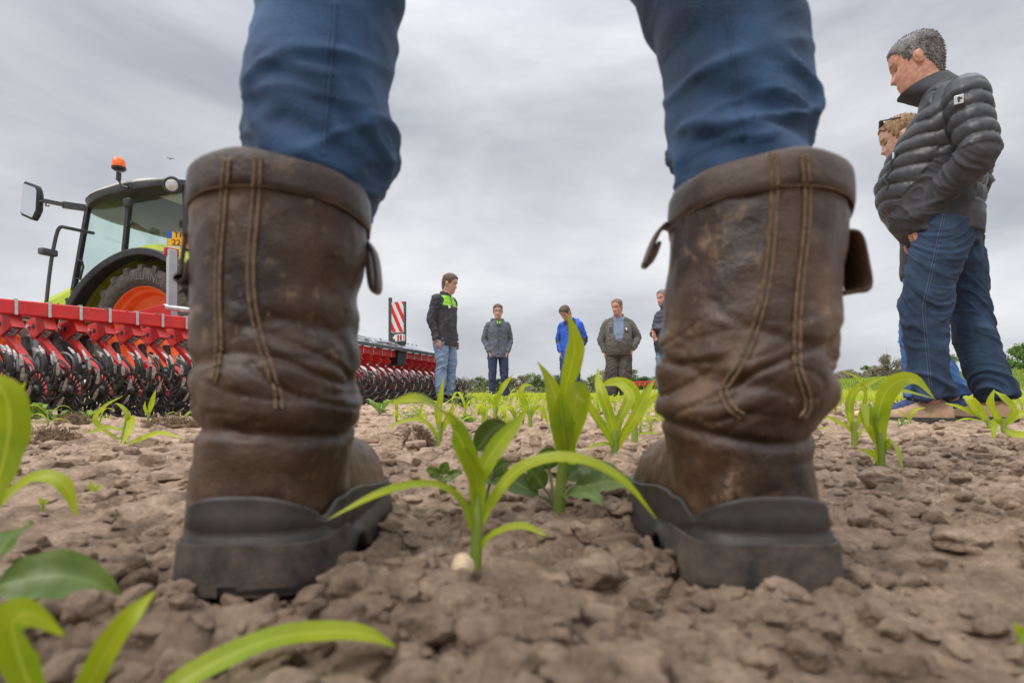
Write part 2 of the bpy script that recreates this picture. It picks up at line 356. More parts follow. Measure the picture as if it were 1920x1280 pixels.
def soilmat():
    m = bpy.data.materials.new('dry_soil'); m.use_nodes = True; t = m.node_tree; p = t.nodes['Principled BSDF']; L = t.links.new
    p.inputs['Roughness'].default_value = .95; p.inputs['Specular IOR Level'].default_value = .15
    g = t.nodes.new('ShaderNodeNewGeometry')
    def noi(s, d=6, r=.6):
        n = t.nodes.new('ShaderNodeTexNoise'); n.inputs['Scale'].default_value = s; n.inputs['Detail'].default_value = d; n.inputs['Roughness'].default_value = r; L(g.outputs['Position'], n.inputs['Vector']); return n.outputs[0]
    a = noi(14, 8, .65); r = t.nodes.new('ShaderNodeValToRGB'); L(a, r.inputs[0]); e = r.color_ramp.elements
    e[0].position = .28; e[0].color = (.112, .077, .055, 1); e[1].position = .72; e[1].color = (.57, .422, .305, 1)
    q = e.new(.5); q.color = (.355, .252, .178, 1)
    b = noi(160, 5, .7); mr = t.nodes.new('ShaderNodeMapRange'); L(b, mr.inputs[0]); mr.inputs[1].default_value = .3; mr.inputs[2].default_value = .7; mr.inputs[3].default_value = .80; mr.inputs[4].default_value = 1.45
    v = t.nodes.new('ShaderNodeVectorMath'); v.operation = 'SCALE'; L(r.outputs[0], v.inputs[0]); L(mr.outputs[0], v.inputs['Scale'])
    # far away the sown crop closes over the soil
    ln = t.nodes.new('ShaderNodeVectorMath'); ln.operation = 'LENGTH'; L(g.outputs['Position'], ln.inputs[0])
    fr = t.nodes.new('ShaderNodeMapRange'); L(ln.outputs['Value'], fr.inputs[0]); fr.inputs[1].default_value = 12; fr.inputs[2].default_value = 45
    gn = noi(.8, 5); gr = t.nodes.new('ShaderNodeValToRGB'); L(gn, gr.inputs[0]); gr.color_ramp.elements[0].color = (.17, .24, .03, 1); gr.color_ramp.elements[1].color = (.30, .36, .05, 1)
    mx = t.nodes.new('ShaderNodeMix'); mx.data_type = 'RGBA'; L(fr.outputs[0], mx.inputs[0]); L(v.outputs[0], mx.inputs[6]); L(gr.outputs[0], mx.inputs[7]); L(mx.outputs[2], p.inputs['Base Color'])
    bn = noi(380, 8, .8); bu = t.nodes.new('ShaderNodeBump'); bu.inputs['Strength'].default_value = .75; bu.inputs['Distance'].default_value = .004; L(bn, bu.inputs['Height'])
    bn2 = noi(95, 7, .7); b2 = t.nodes.new('ShaderNodeBump'); b2.inputs['Strength'].default_value = .5; b2.inputs['Distance'].default_value = .006; L(bn2, b2.inputs['Height']); L(bu.outputs[0], b2.inputs['Normal']); L(b2.outputs[0], p.inputs['Normal'])
    return m
K['soil'] = soilmat()
def build_ground():
    O = np.array([0, -.3]); fine = 66
    a = np.concatenate([np.linspace(-fine, fine, 660), np.linspace(fine, 360-fine, 70)[1:-1]])
    r = [.06]
    while r[-1] < 900:
        d = max(r[-1]-.34, .10); r.append(r[-1]+.0009+.0058*d)
    r = np.array(r); nr, na = len(r), len(a)
    A, Rr = np.meshgrid(np.radians(a), r); x = O[0]+np.sin(A)*Rr; y = O[1]+np.cos(A)*Rr
    z = gz(x, y); near = (Rr < 31); zz = z.copy(); zz[near] += clodh(x[near], y[near])
    V = np.stack([x, y, zz], -1).reshape(-1, 3)
    i = np.arange(nr-1)[:, None]*na; j = np.arange(na)[None, :]; k = (j+1) % na
    F = np.stack([i+j, i+k, i+na+k, i+na+j], -1).reshape(-1, 4)
    V = np.vstack([V, [[0, -.3, -.03]]])
    me = np_mesh('ground', V, F, [K['soil']]); o = link_mesh('ground', me); tag(o, kind='structure')
build_ground()
rng = np.random.default_rng(5); random.seed(7)
def ico_variants(nv, sub, rough):
    out = []
    bm = bmesh.new(); bmesh.ops.create_icosphere(bm, subdivisions=sub, radius=1); base = np.array([v.co[:] for v in bm.verts]); F = np.array([[v.index for v in f.verts] for f in bm.faces]); bm.free()
    for s in range(nv):
        n = n3(base, (1.1, 1.1, 1.1), s*9.3+1)*.45+n3(base, (2.6, 2.6, 2.6), s*5.1+30)*.26*rough+n3(base, (6, 6, 6), s*3.7)*.17*rough+n3(base, (14, 14, 14), s*2.2)*.08*rough
        rg_ = np.random.default_rng(s+50*sub); PN = rg_.normal(0, 1, (13, 3)); PN /= np.linalg.norm(PN, axis=1)[:, None]; PD = rg_.uniform(.62, 1.0, 13)
        cut = np.min(np.where(base @ PN.T > .05, PD/np.maximum(base @ PN.T, .05), 9), 1); n = n*.45
        V = base*(np.minimum(cut, 1.15)*(1+n))[:, None]; V[:, 2] *= .80; out.append(V)
    return out, F
def build_clods():
    for_near, F3 = ico_variants(10, 3, 1); far, F2 = ico_variants(6, 2, 1)
    Vs, Fs, PS, b = [], [], [], 0
    def put(var, F, x, y, s):
        nonlocal b
        V = var[rng.integers(len(var))]; q = rng.uniform(0, 6.28); c, sn = math.cos(q), math.sin(q)
        P = V*np.array([s*rng.uniform(.8, 1.25), s*rng.uniform(.8, 1.2), s*rng.uniform(.7, 1.0)]); P = np.stack([P[:, 0]*c-P[:, 1]*sn, P[:, 0]*sn+P[:, 1]*c, P[:, 2]], -1)
        Vs.append(P); PS.append((x, y, s)); Fs.append(F+b); b += len(V)
    def okspot(x, y, s):
        if abs(x) < .06 and abs(y-.43) < .05: return False
        for fx, fy in FEET:
            if ((x-fx)/(.060+s*.7))**2+((y-fy)/(.160+s*.7))**2 < 1: return False
        return y-s > .15
    n = 0
    while n < 8500:
        y = .17+1.5*rng.random()**1.7; x = rng.uniform(-1, 1)*(.25+.95*y); s = .0016+.0135*rng.random()**4.2
        tr = math.exp(-((x+.62+.25*(y-.6))/.30)**2)+math.exp(-((x-.34-.1*(y-.3))/.15)**2)*(y < .6)
        if rng.random() < tr*.85 or not okspot(x, y, s): continue
        put(for_near if s > .004 else far, F3 if s > .004 else F2, x, y, s); n += 1
    for k in range(230):
        x = rng.normal(.02, .07); y = rng.uniform(.22, .45); s = .004+.011*rng.random()**1.6
        if okspot(x, y, s) and math.hypot(x+.0275, y-.437) > .018+s and math.hypot(x+.036, y-.415) > .012+s: put(for_near, F3, x, y, s)
    for k in range(4200):
        y = .9+7*rng.random()**1.3; x = rng.uniform(-1, 1)*1.05*y; s = .003+.030*rng.random()**4
        put(far, F2, x, y, s)
    A_ = np.array(PS); Z_ = gh(A_[:, 0], A_[:, 1])+A_[:, 2]*.12
    Vs = [v+np.array([p[0], p[1], z]) for v, p, z in zip(Vs, PS, Z_)]
    me = np_mesh('soil_crumbs', np.vstack(Vs), np.vstack(Fs), [K['soil']], smooth=False); o = link_mesh('soil_crumbs', me); tag(o, 'loose crumbs of dry brown soil scattered over the field', kind='stuff')
    # the clods and stones one can point at
    K['stone'] = M('pale_stone', (.50, .36, .22), (.66, .50, .33), 60, .6, bump=.2, bscale=300, bdist=.001)
    spots = [('clod', 'big rounded soil clod between the boots, nearest to the right heel', 1155, 1025, .47, .021, .9),
             ('clod', 'soil clod in front of the left heel, right of the curved foreground leaf tip', 668, 1135, .37, .022, .8),
             ('clod', 'rounded soil clod just below and left of the pale stone', 772, 1130, .37, .016, .85),
             ('clod', 'wide flat soil clod on the ground right of the right boot, low in the photo', 1790, 1010, .52, .026, .55),
             ('clod', 'soil clod under the curled edge right of the right boot', 1650, 912, .80, .024, .7),
             ('clod', 'soil clod at the bottom of the photo below the centre plant', 1030, 1250, .30, .017, .8),
             ('clod', 'soil clod with a cleft right of the pale stone', 1120, 1120, .38, .018, .9),
             ('clod', 'soil clod left of the left heel on pressed soil', 300, 985, .58, .022, .6)]
    vs, F4 = ico_variants(10, 4, 1.1)
    for i, (nm, lb, px, py, Y, s, fl) in enumerate(spots):
        p = at(px, py, Y); V = vs[i]*np.array([s, s*.95, s*fl]); o = link_mesh(nm, np_mesh(nm, V, F4, [K['soil']])); o.location = (p.x, p.y, g1(p.x, p.y)+s*fl*.42); tag(o, lb, 'clod')
    sv, F4 = ico_variants(1, 4, .15); V = sv[0]; V = V/np.linalg.norm(V, axis=1)[:, None]*(1+.12*n3(V, (1.2, 1.2, 1.2), 4))[:, None]
    p = at(868, 1087, .415); o = link_mesh('pebble', np_mesh('pebble', V*np.array([.0085, .008, .0098]), F4, [K['stone']])); o.location = (p.x, p.y, g1(p.x, p.y)+.006); o.rotation_euler = (0, .2, 0); tag(o, 'smooth pale tan stone beside the stem of the front maize seedling', 'stone')
    p = at(1622, 764, 2.9); o = link_mesh('stone', np_mesh('stone', V*np.array([.055, .04, .026]), F4, [K['stone']])); o.location = (p.x, p.y, g1(p.x, p.y)+.03); tag(o, 'flat pale lump standing in for a shoe toe left of the tan shoes', 'stone')  # stone shape stands in for a shoe whose wearer is not built
build_clods()
# ================================================================== people
K['skin'] = M('skin', (.38, .215, .155), (.56, .345, .265), 60, .55, bump=.1, bscale=300, bdist=.001)
K['skin_red'] = M('ruddy_skin', (.42, .195, .14), (.60, .32, .235), 55, .55, bump=.1, bscale=300, bdist=.001)
K['lip'] = M('lips', (.40, .15, .12), (.45, .19, .15), 60, .45)
K['eye'] = M('eyes', (.06, .045, .04), (.10, .07, .06), 60, .3)
K['brown_hair'] = M('brown_hair', (.055, .032, .018), (.14, .085, .05), 60, .6, bump=.6, bscale=220, stretch=(1, 1, .3))
K['sandy_hair'] = M('sandy_hair', (.16, .09, .04), (.36, .22, .10), 60, .6, bump=.6, bscale=220, stretch=(1, 1, .3))
K['red_hair'] = M('reddish_hair', (.12, .06, .03), (.26, .15, .09), 60, .6, bump=.6, bscale=220, stretch=(1, 1, .3))
K['grey_hair'] = M('grey_hair', (.085, .083, .082), (.24, .235, .23), 26, .6, bump=.6, bscale=300, stretch=(1, 1, .4), pos=(.32, .68))
K['jean_hi'] = M('light_jeans', (.10, .17, .29), (.23, .33, .47), 10, .85, bump=.3, bscale=500, bdist=.001)
K['jean_navy'] = M('navy_trousers', (.018, .03, .075), (.035, .055, .12), 12, .8, bump=.3, bscale=400, bdist=.001)
K['jean_mid'] = M('mid_blue_jeans', (.014, .042, .11), (.045, .105, .215), 14, .85, bump=.3, bscale=400, bdist=.001)
K['jean_sky'] = M('bright_blue_jeans', (.03, .10, .28), (.07, .18, .40), 12, .85, bump=.3, bscale=400, bdist=.001)
K['jean_dark'] = M('dark_blue_jeans', (.005, .013, .034), (.027, .064, .128), 7, .85, bump=.4, bscale=600, bdist=.001, pos=(.3, .75), detail=8)
K['black_cloth'] = M('black_softshell', (.022, .022, .026), (.045, .045, .052), 14, .75, bump=.2, bscale=300, bdist=.001)
K['slate_cloth'] = M('slate_nylon', (.017, .018, .022), (.036, .038, .045), 10, .45, bump=.2, bscale=200, bdist=.001)
K['lime_cloth'] = M('lime_cloth', (.22, .55, .03), (.30, .66, .05), 14, .7)
K['greyblue'] = M('grey_blue_anorak', (.085, .095, .125), (.13, .14, .175), 12, .75, bump=.2, bscale=300, bdist=.001)
K['blue_jacket'] = M('royal_blue_softshell', (.008, .07, .42), (.02, .12, .58), 9, .6)
K['navy_puffer'] = M('navy_puffer', (.025, .032, .055), (.045, .055, .085), 12, .55)
K['overall'] = M('grey_overall', (.085, .085, .075), (.14, .135, .12), 12, .85, bump=.3, bscale=300, bdist=.001)
K['overall_low'] = M('grimy_overall', (.055, .05, .042), (.105, .095, .078), 10, .9, bump=.3, bscale=300, bdist=.001)
K['tan_suede'] = M('tan_suede', (.30, .19, .115), (.44, .30, .20), 25, .85, bump=.3, bscale=300, bdist=.001)
K['dark_sole'] = M('dark_sole', (.03, .026, .023), (.06, .05, .04), 40, .8)
K['black_shoe'] = M('black_shoes', (.02, .02, .02), (.05, .045, .04), 30, .6)
K['trainer'] = M('navy_trainers', (.02, .04, .13), (.06, .09, .22), 60, .7)
K['white'] = M('white_print', (.75, .75, .73), (.82, .82, .8), 20, .6)
K['silver'] = M('bright_steel', (.55, .55, .53), (.68, .68, .66), 30, .32, .9)
HEADZ = np.array([-.09, -.04, -.01, .006, .022, .05, .078, .10, .12, .148, .175, .20, .218, .230, .237])
HF = np.array([.042, .045, .060, .083, .088, .089, .088, .084, .082, .089, .085, .074, .056, .034, .006])   # front of face
HB = np.array([.072, .068, .066, .066, .068, .076, .088, .096, .101, .104, .102, .090, .070, .044, .006])
HWd = np.array([.060, .057, .056, .050, .055, .062, .067, .070, .072, .075, .075, .067, .051, .031, .006])
def head_grid(nz=56, nu=56, fat=1.0, lo=-.09):
    zs = np.linspace(lo, .2365, nz); out = []
    f, b, w = (np.interp(zs, HEADZ, q) for q in (HF, HB, HWd))
    k = np.array([1, 2, 3, 2, 1])/9.
    for q in (f, b, w): q[2:-2] = np.convolve(q, k, 'valid')
    P = np.zeros((nz, nu, 3))
    for i, z in enumerate(zs):
        low = 1+(fat-1)*max(0, 1-max(z, 0)/.12)
        for j in range(nu):
            a = 2*math.pi*j/nu; s, c = math.sin(a), -math.cos(a)          # j=0 faces -y
            ex = 2/2.25; x = math.copysign(abs(s)**ex, s)*w[i]*low
            y = math.copysign(abs(c)**ex, c); y = y*(f[i] if y < 0 else b[i])
            if y < 0:
                g = lambda x0, z0, sx, sz: math.exp(-((abs(x)-x0)/sx)**2-((z-z0)/sz)**2)
                y -= .024*math.exp(-(x/.0125)**2)*(.5*(math.tanh((z-.079)/.004)+1))*max(0, 1-(z-.083)/.055 if z > .083 else 1)*(z < .14)
                y -= .007*g(.013, .086, .008, .008)
                y += .012*g(.031, .121, .016, .012); y -= .006*g(.030, .143, .02, .008)
                y -= .005*g(0, .052, .02, .006); y -= .0045*g(0, .041, .018, .005); y += .004*g(0, .0465, .024, .003)
                y -= .006*g(0, .016, .018, .012); y -= .004*g(.043, .095, .018, .018)
            P[i, j] = (x, y, z)
    return zs, P
def limb(mb, pts, rad, n=14, m=12, mi=0):
    L = len(pts); q = crom(pts, m); rr = np.interp(np.linspace(0, L-1, m), range(L), rad)
    mb.tube(q, rr, n, mi)
def hand(mb, wrist, elbow, curl=.5, side=1, mi=0, palm_in=None, D=None):
    w, e_ = Vector(wrist), Vector(elbow); D = (w-e_).normalized() if D is None else D.normalized()
    pin = Vector(palm_in) if palm_in else Vector((-side, 0, 0))
    pin = (pin-D*pin.dot(D)).normalized(); F = D.cross(pin)*side             # F: towards the index finger side
    if F.y > 0: F = -F
    knuck = w+D*.085
    mb.loft([[w+D*t*.095+(F*math.cos(a)*wd+pin*math.sin(a)*th) for a in [2*math.pi*k/12 for k in range(12)]] for t, wd, th in ((-.12, .024, .02), (.1, .03, .019), (.5, .040, .016), (.85, .042, .014), (1.0, .038, .011))], mi)
    for q, (off, ln) in enumerate(((.030, .072), (.010, .082), (-.010, .076), (-.029, .058))):
        b = knuck+F*off-D*.008; pts = [b]; ang = 0; d = D
        for s, k in ((.5, .35), (.3, .8), (.25, .7)):
            ang += curl*k*(1+.12*q); dd = D*math.cos(ang)+pin*math.sin(ang); b = b+dd*ln*s; pts.append(b)
        mb.tube(crom(pts, 9), np.linspace(.0095, .0068, 9), 8, mi)
    b = w+D*.03+F*.028; mb.tube(crom([b-F*.01, b+F*.018+D*.018+pin*.012, b+F*.018+D*.045+pin*.02, b+F*.010+D*.066+pin*.024], 8), np.linspace(.013, .0085, 8), 8, mi)
def wrinkle(me, amp, seed, segs=None, fn=None, fine=1.0):
    """cloth folds pushed into the mesh along its normals"""
    P, N = mco(me), mno(me)
    w = np.stack([n3(P, (4, 4, 4), seed+3), n3(P, (4, 4, 4), seed+5), n3(P, (4, 4, 4), seed+7)], -1)*.10
    Q = P+w; sl = np.sign(P[:, 0]); Q[:, 2] += .55*np.abs(P[:, 0])*(1+.5*np.sin(seed))+.45*P[:, 1]
    a = n3(Q, (4*fine, 4*fine, 10*fine), seed); b = n3(Q, (9*fine, 9*fine, 22*fine), seed+9); c = n3(P, (3, 3, 4), seed+20)
    d = (np.exp(-(a/.13)**2))*.55+(np.exp(-(b/.14)**2))*.25+c*.9-.25
    k = np.ones(len(P)) if fn is None else fn(P)
    setco(me, P+N*(d*amp*k)[:, None])
def person(label, pos, rot, H=1.8, b=1.0, belly=0., lean=0., legs=None, arms=None, collar_h=0., skinny=1.0, quilt_amp=.014, hairlen=1.0, trap=0., hands=('pocket', 'pocket'), yaw=0, pitch=0.2,
           skin='skin', hair='brown_hair', hairline=.198, beard=None, jacket=None, jfn=None, trousers=None, tfn=None, shoe=('black_shoe', 'dark_sole'),
           vox=.007, seed=1, quilt=None, group='people standing in the field', hem=.82, legr=1.0, jname='jacket', loosen=1.0, strands=0, headfwd=0, sleeve_mul=1.0, extra=None, headscale=1.11):
    S = H/1.8
    root = thing('person', label, 'person', pos, rot, group)
    if legs is None: legs = (((.10, 0, .92), (.115, -.02, .50), (.125, .02, .09), .15), ((-.10, 0, .92), (-.115, -.02, .50), (-.125, .02, .09), -.15))
    if arms is None: arms = (((.178*b, .01, 1.43), (.262*b, .055, 1.16), (.178*b, -.070, .915)), ((-.178*b, .01, 1.43), (-.262*b, .055, 1.16), (-.178*b, -.070, .915)))
    LM = Matrix.Translation((0, 0, .95)) @ Matrix.Rotation(lean, 4, 'X') @ Matrix.Translation((0, 0, -.95))
    up = lambda p: LM @ Vector(p)
    HM = LM @ Matrix.Translation((0, -.015-headfwd, 1.54)) @ Matrix.Rotation(yaw, 4, 'Z') @ Matrix.Rotation(pitch, 4, 'X') @ Matrix.Scale(headscale, 4) @ Matrix.Translation((0, -.015, .018))
    HI = HM.inverted(); SCL = Matrix.Scale(S, 4)
    # ---- body: one skin
    mb = MB()
    zs, P = head_grid(fat=1+max(0, b-1)*.5)
    mb.loft([[HM @ Vector(p) for p in ring] for ring in P])
    for s in (1, -1):
        mb.ball(HM @ Vector((s*.073, .012, .105)), (.009, .020, .032), 10, 8, HM.to_3x3() @ Matrix.Rotation(s*.35, 3, 'Z'))
        mb.ball(HM @ Vector((s*.080, .018, .112)), (.006, .017, .022), 10, 8, HM.to_3x3() @ Matrix.Rotation(s*.5, 3, 'Z'))
    mb.tube(crom([up((0, .03, 1.36)), up((0, .02, 1.46)), HM @ Vector((0, .018, -.02)), HM @ Vector((0, .012, .05))], 10), [.075, .07, .064, .062, .06, .06, .06, .06, .058, .055], 16)
    mb.loft([[up(q) for q in ell((0, 0, z), rx, ry, 20)] for z, rx, ry in ((.84, .13, .09), (.95, .14, .095), (1.12, .14, .095), (1.3, .165, .10), (1.42, .165, .085), (1.48, .10, .07))])
    for i, (A, hm) in enumerate(zip(arms, hands)):
        A = [up(p) for p in A]; limb(mb, A, [.055, .043, .028])
        if hm == 'hang': hand(mb, A[2], A[1], .55, 1 if i == 0 else -1)
        elif hm == 'pocket': hand(mb, A[2], A[1], .25, 1 if i == 0 else -1, D=Vector((-.16 if i == 0 else .16, .20, -1)))
        else: hand(mb, A[2], A[1], .35, 1 if i == 0 else -1)
    for Lg in legs: limb(mb, Lg[:3], [.075*skinny, .052*skinny, .036*skinny]); mb.ball(Vector(Lg[2])+Vector((math.sin(Lg[3])*.05, -math.cos(Lg[3])*.05, -.045)), (.036, .10, .035), 10, 6, Matrix.Rotation(Lg[3], 3, 'Z'))
    me = remesh(mb.xform(SCL), vox*.8, 1, .4)
    HIS = HI @ Matrix.Scale(1/S, 4); Hn = np.array(HIS)
    def mf(C):
        h = C @ Hn[:3, :3].T+Hn[:3, 3]; x, y, z = np.abs(h[:, 0]), h[:, 1], h[:, 2]; out = np.zeros(len(C), int); fr = (y < -.04)
        out[fr & (z > .041) & (z < .056) & (x < .025)] = 1
        out[fr & (z > .1165) & (z < .1235) & (x > .020) & (x < .043)] = 2
        out[fr & (z > .1395) & (z < .1485) & (x > .012) & (x < .052)] = 3
        if beard: out[(y < .0) & (z > -.03) & (z < .068) & ~((z > .041) & (z < .056) & (x < .022)) & ~((z > .066) & (x < .02)) & (y > -.2) & (z < .045+.25*np.clip(x-.02, 0, .3)+.02)] = 4
        return out
    fin(me, [K[skin], K['lip'], K['eye'], K[hair], K[beard or hair]], mf); link_mesh('body', me, root)
    # ---- hair
    if hair:
        nz, nu = P.shape[:2]; hb = MB(); V = []; mk = np.zeros((nz, nu), bool)
        for i in range(nz):
            for j in range(nu):
                p = Vector(P[i, j]); a = abs((j/nu*360+180) % 360-180)       # 0 front .. 180 back
                hl = np.interp(a, [0, 35, 62, 75, 95, 112, 140, 180], [hairline, hairline-.008, hairline-.03, .105, .125, .075, .02, .01])
                nn = noise.noise((p.x*45, p.y*45, p.z*25+seed)); nf = noise.noise((p.x*130, p.y*130, p.z*60))
                mk[i, j] = p.z > hl+.006*nn
                o = (p-Vector((0, .01, .11))).normalized(); t = (.006+.006*sstep(.12, .21, p.z)+.006*nn*hairlen+.003*nf*(hairlen > .8))*(.45+.55*hairlen) if mk[i, j] else -.007
                V.append(HM @ (p+o*float(t)))
        F = []
        for i in range(nz-1):
            for j in range(nu):
                k = (j+1) % nu
                if mk[i, j] or mk[i+1, j] or mk[i, k] or mk[i+1, k]: F.append((i*nu+j, i*nu+k, (i+1)*nu+k, (i+1)*nu+j))
        F.append(tuple((nz-1)*nu+j for j in range(nu)))
        hb.add(V, F)
        rs = random.Random(seed)
        cells = [(i, j) for i in range(nz-1) for j in range(nu) if mk[i, j]]
        for _ in range(strands or 260):
            i, j = rs.choice(cells); u_, v_ = rs.random(), rs.random(); j2 = (j+1) % nu; p = Vector(P[i, j]*(1-u_)*(1-v_)+P[i+1, j]*u_*(1-v_)+P[i, j2]*(1-u_)*v_+P[i+1, j2]*u_*v_); o = (p-Vector((0, .02, .09))).normalized(); d = (o*.28+Vector((rs.uniform(-.3, .3), .45, -.5 if p.z < .17 else .12))).normalized()
            q = p+o*.004; ln = rs.uniform(.010, .022)*hairlen; hb.tube([HM @ q, HM @ (q+d*ln*.5+o*.003), HM @ (q+d*ln)], [.0015, .0012, .0003], 4)
        hb.xform(SCL).build('hair', K[hair], root)
    # ---- trousers
    if trousers:
        tb = MB(); bb = b
        tb.loft([ell((0, cy, z), rx*bb, ry*bb, 24, 2.2) for z, rx, ry, cy in ((.80, .15, .115, .0), (.86, .178, .125, .0), (.93, .178, .122, -.0), (1.0, .165, .118, -.01-belly*.3))])
        for Lg in legs:
            h, k, a = (Vector(q) for q in Lg[:3]); limb(tb, [h+Vector((0, 0, -.02)), lerp(h, k, .5), k, lerp(k, a, .5), a+Vector((0, .005, .022))], [.108*bb*legr, .098*bb*legr, .079*bb*legr*loosen, .074*bb*legr*loosen, .070*legr*loosen], 18, 22)
        me = remesh(tb.xform(SCL), vox, 3, .5)
        kn = [Vector(Lg[1]).z*S for Lg in legs]
        def wf(Pp):
            z = Pp[:, 2]; return .45+.9*np.exp(-((z-kn[0])/.12)**2)+1.6*np.exp(-((z-.11)/.12)**2)+.5*np.exp(-((z-.80*S)/.1)**2)
        wrinkle(me, .017*loosen, seed*3.1, fn=wf); fin(me, [K[t] for t in trousers], (lambda C: tfn(C/S)) if tfn else None); link_mesh('trousers', me, root)
    # ---- shoes
    if shoe:
        for Lg in legs:
            a = Vector(Lg[2]); Mx = Matrix.Translation((a.x, a.y, a.z-.09)) @ Matrix.Rotation(Lg[3], 4, 'Z'); sb = MB(); rings = []
            for t, w, h in ((.075, .020, .05), (.068, .034, .085), (.03, .039, .115), (-.03, .040, .112), (-.08, .043, .085), (-.13, .049, .066), (-.18, .047, .055), (-.205, .036, .044), (-.222, .015, .03)):
                rings.append([Mx @ Vector((w*math.copysign(abs(math.cos(q))**.75, math.cos(q)), t, .022+max(0, math.sin(q))**.8*(h-.022) if math.sin(q) > 0 else .022)) for q in [2*math.pi*k/18 for k in range(18)]])
            sb.loft(rings); so = sb.xform(SCL).build('shoe', K[shoe[0]], root, sharp=60)
            s2 = MB(); out = [(w*1.08, t) for t, w in ((.085, .012), (.072, .036), (.03, .041), (-.04, .039), (-.09, .044), (-.14, .051), (-.19, .048), (-.22, .030), (-.232, .008))]
            loop = out+[(-x, y) for x, y in out[::-1]]
            s2.loft([[Mx @ Vector((x*g, y, z)) for x, y in loop] for z, g in ((0, .97), (.006, 1.0), (.024, 1.0), (.030, .96))]); s2.xform(SCL).build('sole', K[shoe[1]], so)
            if loosen:
                lb = MB()
                for q in range(4): lb.tube([Mx @ Vector((x, -.055-.018*q, .105-.010*q+.004-.25*abs(x)*0.5)) for x in (-.02, 0, .02)], .0028, 6)
                lb.xform(SCL).build('laces', K['dark_sole'], so)
    # ---- jacket
    if jacket:
        jb = MB(); B = belly
        prof = [(hem, .192, .138, -.2), (hem+.06, .198, .142, -.5), (1.0, .198, .140, -.9), (1.10, .198, .140, -1.), (1.22, .202, .138, -.7), (1.33, .208, .130, -.25), (1.41, .200, .115, 0), (1.465, .158+trap, .098+trap*.5, 0), (1.50, .11+trap, .082+trap*.4, 0), (1.525, .075, .07, 0)]
        jb.loft([[up(q) for q in ell((0, w*B*.55, z), rx*b, ry*b+abs(w)*B*.5, 28, 2.3)] for z, rx, ry, w in prof])
        AA = []
        for A in arms:
            A = [up(p) for p in A]; AA.append(A); s, e2, w = A; q = s.lerp(Vector((0, s.y, s.z)), .25)
            limb(jb, [q, s, s.lerp(e2, .5), e2, e2.lerp(w, .5), w], [.058*b*sleeve_mul, .072*b*sleeve_mul, .070*b*sleeve_mul, .063*b*sleeve_mul, .056*sleeve_mul, .048*sleeve_mul], 18, 26)
        me = remesh(jb.xform(SCL), vox, 3, .5)
        Pp, Nn = mco(me), mno(me); Q = Pp/S
        ds = []
        for s, e2, w in AA:                                            # distance along each sleeve (0..1 upper arm, 1..2 forearm)
            best = np.full(len(Q), 9.); par = np.zeros(len(Q))
            for k, (a, c) in enumerate(((s, e2), (e2, w))):
                a, c = np.array(a), np.array(c); v = c-a; t = np.clip(((Q-a) @ v)/(v @ v), 0, 1); dd = np.linalg.norm(Q-a-t[:, None]*v, axis=1)
                sel = dd < best; best[sel] = dd[sel]; par[sel] = k+t[sel]
            ds.append((best, par))
        arm_r = np.minimum(ds[0][0], ds[1][0]); par = np.where(ds[0][0] < ds[1][0], ds[0][1], ds[1][1])
        onarm = (arm_r < .105*b*sleeve_mul) & (np.abs(Q[:, 0]) > .13*b)
        if quilt:
            q = np.zeros(len(Q)); wv = .030*n3(Q, (5, 5, 4), 4)
            tz = (Q[:, 2]+wv+.05*Q[:, 1])/quilt
            body = .55+.45*0-.0; q = np.abs(np.sin(math.pi*tz))**.55
            aq = np.abs(np.sin(math.pi*(par*.30+wv*.8)/quilt))**.55
            q = np.where(onarm, np.where(par < 1.0, aq, .62), np.where((Q[:, 2] > hem+.11) & (Q[:, 2] < 1.45), q, .6))
            fine = n3(Q, (26, 26, 14), 2)*.35+n3(Q, (55, 55, 25), 8)*.18
            setco(me, Pp+Nn*((q-.6)*quilt_amp+fine*.010*np.where(onarm & (par >= 1), .6, 1)*(.5+1.6*np.clip(.6-q, 0, .6))+n3(Q, (70, 70, 40), 3)*.004*np.clip(.75-q, 0, .75))[:, None])
            wrinkle(me, .010, seed, fn=lambda _: np.where(onarm & (par > .95), 1.5, .15))
        else:
            wrinkle(me, .016, seed*1.7, fn=lambda _: np.where(onarm, 1.1, .7))
        names = [K[t] for t in jacket]
        if jfn:
            cen = np.empty(len(me.polygons)*3, np.float32); me.polygons.foreach_get('center', cen); cen = cen.reshape(-1, 3)/S
            vi = np.array([p.vertices[0] for p in me.polygons]); idx = jfn(cen, onarm[vi], par[vi])
            fin(me, names, lambda C: idx)
        else: fin(me, names)
        jo = link_mesh(jname, me, root)
        # collar
        cb = MB(); rings = []
        for z, rx, ry, cy in ((1.488, .098*b, .088*b, .002), (1.53, .086*b**.5, .083, -.006), (1.565+collar_h, .080*b**.5+collar_h*.2, .081+collar_h*.3, -.012-collar_h*.5), (1.567+collar_h, .072*b**.5+collar_h*.2, .073+collar_h*.3, -.012-collar_h*.5), (1.53, .072*b**.5, .072, -.006), (1.495, .075, .07, 0)):
            rings.append([up(q+Vector((0, -headfwd*.6*(z-1.48)/.09, 0))+Vector((0, -.02*(collar_h > 0)*(q.y < -.03)*(z > 1.5), (-.022 if collar_h == 0 else .012)*(q.y < -.04)*(z > 1.5)))) for q in ell((0, cy, z), rx, ry, 28, 2)])
